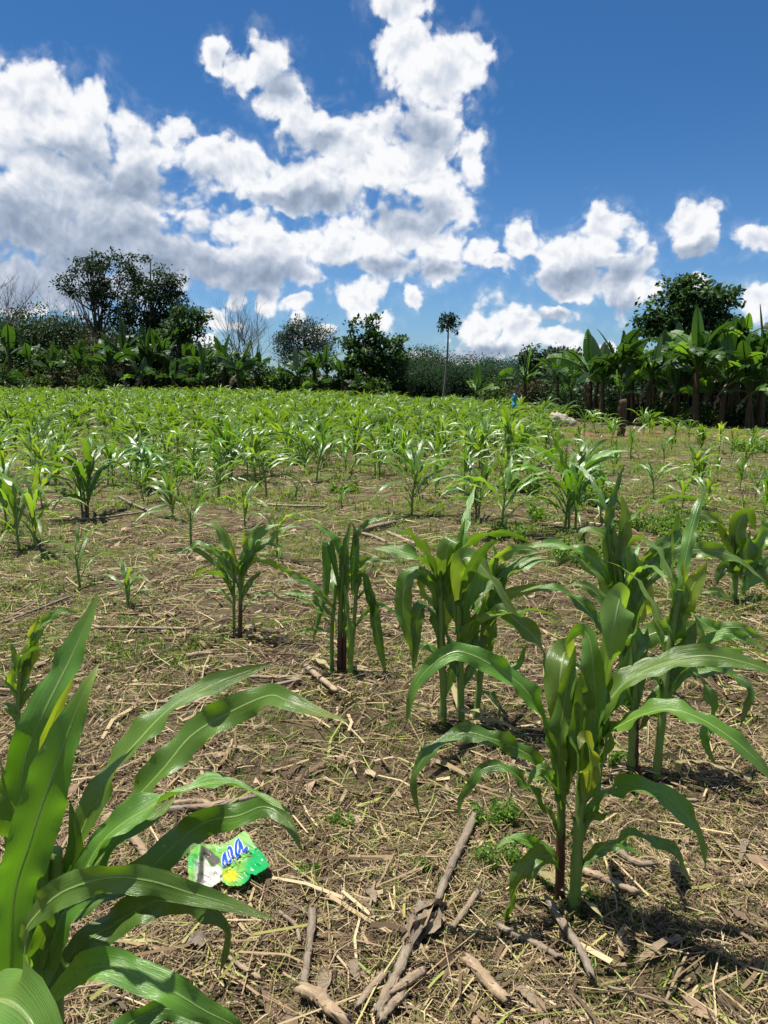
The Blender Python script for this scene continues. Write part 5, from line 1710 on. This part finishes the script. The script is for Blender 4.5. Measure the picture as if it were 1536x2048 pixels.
# low weeds with small round leaves
WEEDS = [  # px, py, width px, height px, label
    (690, 1652, 50, 24, 'ferny low weed patch right of the wrapper'), (612, 1748, 44, 20, 'low weed patch below and right of the wrapper'),
    (990, 1640, 80, 50, 'leafy weed patch beside the upper end of the long dry stalk'), (985, 1722, 100, 56, 'larger weed patch between the long dry stalk and the nearest maize'),
    (845, 1735, 40, 18, 'small round weed left of the long dry stalk'), (1172, 1805, 40, 26, 'clover-like weed at the foot of the nearest maize'),
    (1085, 1775, 46, 24, 'clover-like weed left of the dark red stalk'), (1240, 1530, 60, 36, 'weed sprigs at the foot of the red stalk in the right clump'),
    (420, 1835, 50, 20, 'weed sprigs left of the dry leaf below the wrapper'),
    (340, 945, 120, 60, 'dark bushy weed clump beside the dark wilted maize'), (592, 930, 60, 46, 'round dark green weed bush in the middle rows'),
    (1042, 985, 70, 52, 'round weed bush right of the pale upright maize'), (1010, 1078, 70, 36, 'low weed mat at the foot of the pale upright maize'),
    (1165, 1125, 120, 80, 'wide dark weed clump left of the right maize clump'), (1370, 1100, 130, 70, 'weed clump behind the slanting maize of the right clump'),
    (1185, 1010, 70, 30, 'weed mat behind the broad arching maize clump'), (1300, 1060, 110, 50, 'weed mat behind the tall back maize plant'),
    (1420, 1060, 90, 36, 'low weed mat left of the glossy maize at right'), (790, 905, 60, 30, 'low weed patch behind the bushy maize'), (1095, 1040, 60, 30, 'weed patch left of the broad arching clump'),
    (1515, 905, 60, 40, 'low weed bush at the right edge below the grove'), (690, 985, 50, 26, 'thin weed patch around the tiny seedling'),
]
for k, (x, y, w, h, lab) in enumerate(WEEDS):
    g = ground_pt(x, y)
    rr = np.random.default_rng(1500 + k)
    s = depth(g[1], 0) / F
    wm, hm = w * s, h * s * 1.1
    root = thing('weed', g, lab, 'weed', 'green weeds among the maize')
    n = int(np.clip(200 + w * h * 0.16, 200, 1100))
    nl = 9
    lob = np.stack([rr.uniform(-0.5, 0.5, nl) * wm, rr.uniform(-0.5, 0.5, nl) * wm * 0.8, np.zeros(nl)], 1)
    lr = rr.uniform(0.14, 0.30, nl) * wm
    lh = rr.uniform(0.45, 1.0, nl) * hm
    kk = rr.integers(0, nl, n)
    d = unit(rr.normal(size=(n, 3)))
    d[:, 2] = np.abs(d[:, 2])
    C = lob[kk] + d * (rr.uniform(0.05, 1, n) ** 0.6)[:, None] * np.stack([lr[kk], lr[kk], lh[kk]], 1)
    C[:, 2] += 0.004
    lf = np.clip(8 * s, 0.012, 0.07)
    V, T = leaf_cloud(C, lf, 1.7, np.array([0, 0, 0.5]), -0.1, r=rr)
    link('foliage', np_mesh('foliage', V, None, T, False), MATS['weed'], root)
    mbs = MB()
    for m in range(9):
        c = C[rr.integers(n)]
        mbs.add(*tube(spline([(c[0] * 0.3, c[1] * 0.3, -0.01), c * [0.7, 0.7, 0.6], c], 4), 0.0016 + 0.0006 * s * 100, 4, cap=False))
    link('stems', mbs.mesh('stems'), MATS['stalk_green'], root)

# ------------------------------------------------------------------ dry maize stalks lying about
STALKS = [  # points, width px, lift, label
    ([(958, 1628), (930, 1690), (906, 1742), (874, 1822)], 18, 1, 'long dry stalk leading down to the twisted husk knot'),
    ([(954, 1801), (930, 1838), (902, 1876)], 13, 1, 'short dark dry stalk right of the husk knot'),
    ([(816, 1915), (790, 1975), (755, 2050)], 22, 1, 'thick dry stalk running down from the husk knot'),
    ([(624, 1835), (620, 1900), (609, 2003)], 17, 1, 'bent dry stalk standing alone at lower centre-left'),
    ([(605, 2008), (640, 2028), (690, 2066)], 28, 2, 'thickest pale dry stalk end at the bottom edge'),
    ([(768, 1968), (740, 2000), (714, 2034)], 16, 1, 'dry stalk left of the thick one below the knot'),
    ([(846, 1967), (815, 1988), (788, 2006)], 18, 2, 'short dry stalk lying across right below the knot'),
    ([(802, 2014), (780, 2036), (760, 2062)], 19, 1, 'dry stalk stub at the bottom edge below the knot'),
    ([(934, 1942), (975, 1985), (1018, 2024)], 26, 1, 'broad flattened dry stalk right of the husk knot'),
    ([(1096, 1820), (1125, 1872), (1155, 1920), (1182, 1978)], 18, 2, 'jointed pale dry stalk below the nearest maize'),
    ([(998, 1870), (1055, 1898), (1120, 1936)], 14, 1, 'dry stalk left of the jointed pale one'),
    ([(1160, 1755), (1215, 1780), (1272, 1801)], 17, 1, 'dry stalk behind the foot of the nearest maize'),
    ([(1371, 1926), (1352, 1970), (1330, 2022)], 7, 1, 'thin bleached dry stem on the bare soil'),
    ([(1214, 1990), (1280, 2010), (1348, 2030)], 7, 1, 'thin brown twig across the bare soil'),
    ([(258, 1680), (280, 1712), (302, 1748)], 19, 1, 'short dry stalk left of the wrapper'),
    ([(340, 1634), (430, 1626), (512, 1608)], 15, 1, 'dry stalk just above the wrapper'),
    ([(345, 1622), (400, 1618), (424, 1622)], 12, 1, 'stub of dry stalk above the wrapper'),
    ([(448, 1366), (520, 1364), (602, 1369)], 9, 1, 'upper of two crossing dry stalks left of the wilted clump'),
    ([(478, 1397), (530, 1386), (597, 1370)], 9, 1, 'lower of two crossing dry stalks left of the wilted clump'),
    ([(614, 1348), (642, 1372), (672, 1398)], 13, 2, 'leaning dry stump of a stalk below the wilted clump'),
    ([(192, 1264), (290, 1265), (392, 1267)], 7, 1, 'long straight dry stalk left of the slim red-stalked maize'),
    ([(278, 1551), (345, 1550), (418, 1551)], 6, 1, 'thin dry stalk behind the arching leaves of the corner maize'),
    ([(318, 1416), (370, 1415), (428, 1416)], 6, 1, 'thin dry stalk above the arching leaf of the corner maize'),
    ([(378, 1321), (400, 1318), (424, 1317)], 10, 1, 'short pale dry stub below the slim red-stalked maize'),
    ([(-5, 1389), (20, 1391), (48, 1393)], 8, 1, 'dry stalk at the left edge by the small maize'),
    ([(714, 1069), (750, 1060), (792, 1050)], 10, 1, 'pale dry stalk end behind the wilted clump'),
    ([(775, 1071), (815, 1088), (855, 1106)], 8, 1, 'dry stalk sloping right behind the wilted clump'),
    ([(722, 1072), (748, 1080), (772, 1090)], 7, 1, 'thin dry stalk under the pale stalk end behind the wilted clump'),
    ([(122, 1046), (200, 1041), (288, 1029)], 5, 1, 'dark dry stalk below the full maize clump at left'),
    ([(238, 999), (268, 1014), (302, 1029)], 7, 1, 'short dry stalk meeting the dark one at left'),
    ([(10, 1252), (75, 1226), (145, 1199)], 5, 1, 'thin dry stalk below the lone young maize'),
    ([(518, 1013), (585, 1017), (652, 1018)], 6, 1, 'dry stalk in the open patch behind the slim maize'),
    ([(1306, 1618), (1350, 1616), (1395, 1614)], 9, 1, 'dry stalk lying level right of the nearest maize'),
    ([(1224, 1706), (1270, 1742), (1302, 1746)], 14, 1, 'dark dry husk behind the nearest maize foot'),
    ([(520, 1975), (470, 1940), (452, 1930)], 10, 1, 'dry stalk at lower left beneath the corner maize'),
    ([(560, 1840), (590, 1868), (600, 1900)], 9, 1, 'dry stalk right of the tip of the horizontal corner leaf'),
]
for k, (pts, wp, lift, lab) in enumerate(STALKS):
    rr = np.random.default_rng(1700 + k)
    P3 = []
    for (x, y) in pts:
        g = ground_pt(x, y)
        rad = wp * depth(g[1], 0) / F * 0.5
        P3.append(g + [0, 0, rad * 0.6 + 0.016 + 0.008 * lift])
    P3 = np.array(P3)
    base = P3.mean(0)
    P = spline(P3, 22) - base
    L = np.linalg.norm(np.diff(P, axis=0), axis=1).sum()
    s = np.linspace(0, L, 22)
    node = rr.uniform(0.10, 0.16)
    radk = rad * (1 + 0.20 * np.exp(-((s % node - node * 0.5) / 0.008) ** 2)) * np.linspace(1.05, 0.85, 22) * (1 + rr.normal(size=22) * 0.03)
    P = P + rr.normal(size=(22, 3)) * rad * 0.07 + (rad * 0.3 * np.sin(s / L * 5 + rr.uniform(0, 6)))[:, None] * np.array([0.6, 0.6, 0.15])
    V, Q, T, uv = tube(P, radk, 10)
    V = V + rr.normal(size=V.shape) * rad * 0.09
    Tn = tangents(P)
    for e, i0, sg in ((0, 0, -1), (21, 210, 1)):
        V[i0:i0 + 10] += sg * Tn[e] * (rr.uniform(-1.2, 2.2, 10) * rad)[:, None]
        V[i0:i0 + 10] = P[e] + (V[i0:i0 + 10] - P[e]) * [0.85, 0.85, 0.7]
    V[220] += Tn[0] * rad * 1.5
    V[221] -= Tn[21] * rad * 1.5
    V[:, 2] = np.where(V[:, 2] > 0, V[:, 2] * 0.75, V[:, 2])
    root = thing('dry_stalk', base, lab, 'dry stalk', 'dry maize stalks on the ground')
    mb = MB()
    mb.add(V, Q, T, uv)
    link('stem', mb.mesh('stem'), MATS['dry_stalk'], root)
    if wp > 8:                                # a torn sheath still clinging to the stem
        a, b2 = sorted(rr.uniform(0, 1, 2))
        b2 = max(b2, a + 0.3)
        i0, i1 = int(a * 15), min(21, int(b2 * 21))
        if i1 - i0 > 3:
            PP = P[i0:i1 + 1] + [0, 0, rad * 0.75]
            S = unit(np.cross(tangents(PP), [0, 0, 1.0]))
            mb = MB()
            mb.add(*leaf_mesh(PP, S, rad * 2.1, len(PP) - 1, 4, -0.55, 0.2, rr, 0.8, 0.3, rag=0.3))
            link('sheath', mb.mesh('sheath'), MATS['leaf_scrap'], root)

# twisted husk knot at the end of the long stalk
g = ground_pt(850, 1878)
root = thing('husk_knot', g, 'twisted knot of dry husk leaves where the stalks meet', 'dry husk')
rr = np.random.default_rng(1801)
for k in range(13):
    a, b2 = rr.uniform(0, 6.28), rr.uniform(-0.5, 0.5)
    pts = []
    for m in range(5):
        t = m / 4
        x = 868 - 46 * t + rr.normal() * 11
        y = 1828 + 82 * t + rr.normal() * 9
        q_ = ground_pt(x, y)
        pts.append(q_ + [0, 0, 0.015 + 0.045 * math.sin(math.pi * min(1, t + 0.1)) * rr.uniform(0.3, 1.1)])
    P = spline(pts, 13) - g
    S = unit(np.cross(tangents(P), rr.normal(size=3) * 0.6 + [0, 0, 1]))
    mb = MB()
    mb.add(*leaf_mesh(P, S, rr.uniform(0.02, 0.04), 12, 4, 0.6, 0.3, rr, 0.7, 0.4))
    link('husk_leaf', mb.mesh('husk_leaf'), MATS['dry_stalk'], root)
# flat husks
for (x0, y0, x1, y1, wp, lab) in ((1362, 1886, 1268, 1942, 24, 'flat grey-brown husk strip lying on the bare soil'), (657, 1954, 640, 2024, 32, 'wide flattened piece of dry husk at lower centre-left'),
                                  (1492, 1688, 1477, 1742, 14, 'flat brown husk at the right edge'), (370, 1895, 425, 1905, 34, 'broad dry leaf lying below the corner maize leaves'), (700, 1935, 715, 1978, 26, 'curled dry husk between the bent stalk and the thick one'),
                                  (735, 1790, 752, 1818, 26, 'pale dry leaf scrap left of the long stalk'), (1030, 1985, 1075, 2030, 30, 'torn husk near the bottom edge right of the flattened stalk')):
    a, b2 = ground_pt(x0, y0), ground_pt(x1, y1)
    rr = np.random.default_rng(int(x0 + y0))
    m_ = (a + b2) / 2
    root = thing('dry_husk', m_ + [0, 0, 0.02], lab, 'dry husk', 'flat husks on the ground')
    P = spline([a, m_ + [0, 0, 0.012], b2], 15) - m_ + rr.normal(size=(15, 3)) * 0.0012
    S = np.tile(unit(np.cross(b2 - a, [0, 0, 1.0])), (15, 1)) + rr.normal(size=3) * 0.15
    mb = MB()
    mb.add(*leaf_mesh(P, S, wp * depth(m_[1], 0) / F, 14, 5, 0.25, 0.1, rr, 0.85, 0.35, rag=0.35))
    link('blade', mb.mesh('blade'), MATS['dry_stalk'], root)


# ================================================================== the wrapper
def Wz(cx, cy):
    """zoomed wrapper coordinates -> photograph pixels"""
    return 340 + cx / 6.4, 1630 + cy / 6.4


def wr_h(cx, cy):
    f = -((cx - 385) * 0.995 + (cy - 380) * 0.09) / 100          # signed distance to the fold
    ridge = 0.026 * np.exp(-(f / 0.55) ** 2)
    crease = 0.010 * np.abs(np.sin((cx * 0.8 + cy * 1.1) / 105.0)) + 0.007 * np.abs(np.sin((cx * 1.2 - cy * 0.7) / 75.0 + 1)) + 0.004 * np.abs(np.sin((cx - 2 * cy) / 60.0))
    c2 = 0.016 * np.exp(-((cy - (640 - (cx - 880) * 0.75)) / 45.0) ** 2) * (cx > 640)
    return 0.034 + ridge + crease - c2 + 0.018 * np.clip((cx - 900) / 380, 0, 1)


OUT = [(340, 362), (470, 372), (600, 376), (700, 352), (830, 285), (950, 192), (1010, 260), (1100, 400), (1190, 490), (1282, 645), (1180, 720), (1080, 778), (1030, 735), (1040, 780), (960, 870), (880, 925), (840, 905), (760, 915), (705, 880), (660, 842), (600, 880), (540, 922), (450, 945), (362, 985), (310, 950), (248, 925), (232, 780), (215, 580), (270, 450)]
POLYS = {
    'foil_shaded': [(395, 385), (520, 450), (640, 560), (652, 600), (540, 672), (432, 516), (436, 700), (430, 800), (385, 880), (360, 975), (318, 955), (350, 780), (372, 560)],
    'white': [(430, 516), (525, 672), (610, 640), (668, 680), (668, 848), (540, 922), (440, 945), (366, 985), (385, 880), (436, 770)],
}


def inside(pts, poly):
    x, y = pts[:, 0], pts[:, 1]
    c = np.zeros(len(pts), bool)
    n = len(poly)
    for k in range(n):
        x0, y0 = poly[k]
        x1, y1 = poly[(k + 1) % n]
        hit = ((y0 > y) != (y1 > y)) & (x < (x1 - x0) * (y - y0) / (y1 - y0 + 1e-9) + x0)
        c ^= hit
    return c


def w_pt(cx, cy, dz=0.0):
    x, y = Wz(cx, cy)
    h = float(wr_h(np.array(cx, float), np.array(cy, float)))
    d = ray(x, y)
    t = (0.0 - CAM_H) / d[2]
    p = np.array([0, 0, CAM_H]) + d * t
    # walk back up the line of sight to the sheet's own height
    t = (float(gz(p[0], p[1])) + h + dz - CAM_H) / d[2]
    return np.array([0, 0, CAM_H]) + d * t


wc = ground_pt(*Wz(740, 620))
wrap = thing('plastic_wrapper', wc, 'crumpled green plastic wrapper with blue lettering lying on the straw', 'wrapper')
step = 14
gx, gy = np.arange(200, 1300, step), np.arange(180, 1000, step)
GX, GY = np.meshgrid(gx, gy)
pts = np.stack([GX.ravel(), GY.ravel()], 1).astype(float)
ins = inside(pts, OUT)
Pw = np.array([w_pt(a, b) for a, b in pts]) - wc
nxg = len(gx)
quads = []
for i in range(len(gy) - 1):
    for j in range(nxg - 1):
        c4 = [i * nxg + j, (i + 1) * nxg + j, (i + 1) * nxg + j + 1, i * nxg + j + 1]
        if sum(ins[c] for c in c4) >= 3:
            quads.append(c4)
quads = np.array(quads)
used, inv = np.unique(quads.ravel(), return_inverse=True)
quads = inv.reshape(-1, 4)
Pw, pu = Pw[used], pts[used]
col = np.zeros((len(pu), 4))
lg, em, wh, fo_shade, ye = np.array([0.16, 0.42, 0.07]), np.array([0.01, 0.34, 0.09]), np.array([0.50, 0.49, 0.45]), np.array([0.10, 0.095, 0.07]), np.array([0.50, 0.50, 0.02])  # inner foil is dirty silver, with the overhanging leaf's shade painted into its colour
for k, (a, b2) in enumerate(pu):
    t = sstep(a + 0.25 * b2, 1060, 1200)
    c = lg * (1 - t) + em * t
    d = math.hypot((a - 770) / 130, (b2 - 770) / 120)
    y_ = float(1 - sstep(d, 0.45, 1.0))
    c = c * (1 - y_) + ye * y_
    if b2 < 430 and a > 420:
        c = c * 0.6 + np.array([0.40, 0.52, 0.25]) * 0.4
    if a < 395:
        c = em * 0.6 + lg * 0.4 if 500 < b2 < 660 else lg
        if a > 300 and 560 < b2:
            c = c * 0.3 + np.array([0.38, 0.40, 0.37]) * 0.7
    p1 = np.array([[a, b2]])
    if inside(p1, POLYS['foil_shaded'])[0]:
        c = fo_shade
    elif inside(p1, POLYS['white'])[0]:
        c = wh
    col[k, :3] = c
    col[k, 3] = 1
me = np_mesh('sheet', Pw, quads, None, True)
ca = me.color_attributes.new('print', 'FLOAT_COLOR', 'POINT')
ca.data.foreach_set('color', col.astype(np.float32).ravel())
m, t = new_mat('wrapper_print')
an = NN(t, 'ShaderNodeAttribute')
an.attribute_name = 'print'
tco = NN(t, 'ShaderNodeTexCoord')
dirt = smooth(t, noise(t, tco.outputs['Object'], 60, 4), 0.55, 0.75)
cw = mixc(t, mth(t, 'MULTIPLY', dirt, 0.35), an.outputs['Color'], (0.36, 0.30, 0.20))
out(t, translucent(t, bsdf(t, cw, 0.32, 0.5, bump(t, noise(t, tco.outputs['Object'], 90, 3), 0.3, 0.003)), cw, 0.18))
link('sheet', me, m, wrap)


def flat_mat(name, c, rough=0.4):
    m, t = new_mat(name)
    tco = NN(t, 'ShaderNodeTexCoord')
    n = noise(t, tco.outputs['Object'], 40, 3)
    out(t, bsdf(t, mixc(t, mth(t, 'MULTIPLY', n, 0.3), c, tuple(v * 0.7 for v in c)), rough, 0.4))
    return m


flat_mat('print_blue', (0.012, 0.07, 0.36))
flat_mat('print_white', (0.52, 0.55, 0.56))
flat_mat('print_grey', (0.25, 0.42, 0.38))
STROKES = [([(722, 640), (694, 652), (680, 610), (686, 530), (704, 468)], 30), ([(704, 468), (712, 550), (738, 606), (772, 590), (780, 540)], 34), ([(735, 440), (762, 410), (785, 450), (800, 520), (822, 545)], 36),
           ([(735, 440), (750, 500), (768, 560), (776, 592)], 20), ([(858, 560), (878, 510), (892, 420), (886, 330), (878, 300)], 30), ([(878, 300), (852, 345), (842, 430), (850, 510), (862, 560)], 30),
           ([(892, 330), (915, 400), (928, 440)], 34), ([(925, 440), (945, 462), (972, 440), (985, 400)], 44), ([(945, 455), (955, 462)], 60), ([(818, 588), (834, 588)], 36)]


def ribbon(mb, pts, w, dz):
    n = max(4, len(pts) * 4)
    P2 = spline([(a, b2, 0) for a, b2 in pts], n)
    T2 = tangents(P2)
    S2 = np.stack([-T2[:, 1], T2[:, 0], 0 * T2[:, 0]], 1)
    s = np.linspace(-1, 1, n)
    prof = w * 0.5 * np.clip(1 - np.abs(s) ** 5, 0.35, 1)
    V = []
    for k in range(n):
        for f in (-1, 0, 1):
            q2 = P2[k] + S2[k] * f * prof[k]
            V.append(w_pt(q2[0], q2[1], dz) - wc)
    Q = []
    for k in range(n - 1):
        for f in (0, 1):
            Q.append((k * 3 + f, k * 3 + f + 1, k * 3 + f + 4, k * 3 + f + 3))
    mb.add(V, Q)


for k, (pts_, w) in enumerate(STROKES):
    mb = MB()
    ribbon(mb, pts_, w + 22, 0.0030 + 0.00002 * k)
    link('letter_outline', mb.mesh('letter_outline'), MATS['print_white'], wrap)
    mb = MB()
    ribbon(mb, pts_, w, 0.0045 + 0.00006 * k)
    link('letter', mb.mesh('letter'), MATS['print_blue'], wrap)
mb = MB()
ribbon(mb, [(665, 440), (640, 432), (622, 450), (630, 472), (655, 466)], 9, 0.003)
link('small_print', mb.mesh('small_print'), MATS['print_grey'], wrap)

# ================================================================== small things in the field
# post wrapped in blue plastic
g = ground_pt(1027, 848)
tp = at(1027, 787, g[1])
h = tp[2] - g[2]
m, t = new_mat('blue_plastic')
tco = NN(t, 'ShaderNodeTexCoord')
n = noise(t, tco.outputs['Object'], 7, 3)
out(t, bsdf(t, mixc(t, n, (0.0, 0.11, 0.22), (0.01, 0.26, 0.40)), 0.35, 0.5, bump(t, n, 0.5, 0.03)))
root = thing('blue_post', g, 'field post wrapped in bright blue plastic', 'post')
mb = MB()
mb.add(*tube([(0, 0, -0.1), (0.01, 0, h * 0.5), (0, 0, h * 0.97)], 0.03, 8))
link('post', mb.mesh('post'), MATS['post_wood'], root)
mb = MB()
zz = np.linspace(0.1 * h, h, 26)
mb.add(*tube(np.stack([0.012 * np.sin(zz * 9), 0.01 * np.cos(zz * 7), zz], 1), np.interp(zz / h, [0, .25, .42, .5, .62, .72, .85, .96, 1], [.10, .11, .07, .10, .12, .06, .085, .06, .015]) * 0.9, 10))
link('plastic_wrap', mb.mesh('plastic_wrap'), m, root)

# white sack
g = ground_pt(1122, 852)
m, t = new_mat('sack_cloth')
tco = NN(t, 'ShaderNodeTexCoord')
n = noise(t, tco.outputs['Object'], 9, 4)
out(t, bsdf(t, mixc(t, n, (0.20, 0.16, 0.11), (0.50, 0.45, 0.36)), 0.8, 0.2, bump(t, n, 0.8, 0.04)))
root = thing('sack', g, 'off-white slumped sack lying beside the red earth strip', 'sack')
rr = np.random.default_rng(8)
s = depth(g[1]) / F
for nm, cx, w, hh in (('sack_body', -9 * s, 20 * s, 24 * s), ('sack_neck', 14 * s, 14 * s, 15 * s)):
    nu, nv = 22, 12
    V = []
    for a in range(nv + 1):
        for b2 in range(nu):
            th, ph = math.pi * a / nv, 2 * math.pi * b2 / nu
            k = 1 + 0.16 * math.sin(3 * ph + 2 * th) + 0.11 * math.sin(5 * ph - 3 * th + cx * 9) + 0.08 * math.sin(9 * th + 4 * ph)
            V.append((cx + w * k * math.sin(th) * math.cos(ph), w * 0.8 * k * math.sin(th) * math.sin(ph), max(-0.02, hh * 0.42 + hh * 0.62 * k * math.cos(th))))
    Q = [(a * nu + b2, a * nu + (b2 + 1) % nu, (a + 1) * nu + (b2 + 1) % nu, (a + 1) * nu + b2) for a in range(nv) for b2 in range(nu)]
    mb = MB()
    mb.add(V, Q)
    link(nm, mb.mesh(nm), m, root)

# posts and stumps
for (x, by, ty, wp, lab, nm) in ((757, 815, 783, 7, 'dark wooden stake with a few sprouting leaves in the far rows', 'wooden_stake'), (698, 812, 782, 4, 'thin dark stake in the far rows left of the sprouting one', 'wooden_stake'),
                                 (722, 858, 832, 7, 'short dark stump in the middle rows', 'stump'), (174, 806, 770, 3, 'thin dark stick at the far left of the field', 'wooden_stake'), (1242, 872, 800, 15, 'short cut banana trunk standing before the grove', 'cut_trunk')):
    g = ground_pt(x, by)
    tp = at(x, ty, g[1])
    rad = wp * depth(g[1]) / F * 0.5
    h = tp[2] - g[2]
    root = thing(nm, g, lab, 'stump' if 'stump' in nm or 'trunk' in nm else 'stake')
    mb = MB()
    zz = np.linspace(-0.08, h, 10)
    rr = np.random.default_rng(int(x))
    mb.add(*tube(np.stack([rr.normal(size=10) * rad * 0.15, rr.normal(size=10) * rad * 0.15, zz], 1), rad * (1 + rr.normal(size=10) * 0.06), 8))
    link('shaft', mb.mesh('shaft'), MATS['banana_stem' if nm == 'cut_trunk' else 'post_wood'], root)
    if x == 757:
        C = np.array([0, 0, h]) + rr.normal(size=(26, 3)) * np.array([0.1, 0.1, 0.07])
        V, T = leaf_cloud(C, 0.16, 2.0, np.array([0, 0, 0.5]), r=rr)
        link('leaves', np_mesh('leaves', V, None, T, False), MATS['bush_green'], root)
g = ground_pt(176, 812)
rr = np.random.default_rng(3)
d = unit(rr.normal(size=(900, 3)))
C = d * np.array([0.45, 0.4, 0.5])
C[:, 2] = np.abs(C[:, 2])
V, T = leaf_cloud(C, 0.2, 5, np.array([0, 0, 0.2]), r=rr)
root = thing('brush_heap', g, 'small brown heap of dry brush in the far left rows', 'brush heap')
link('twigs', np_mesh('twigs', V, None, T, False), MATS['straw'], root)
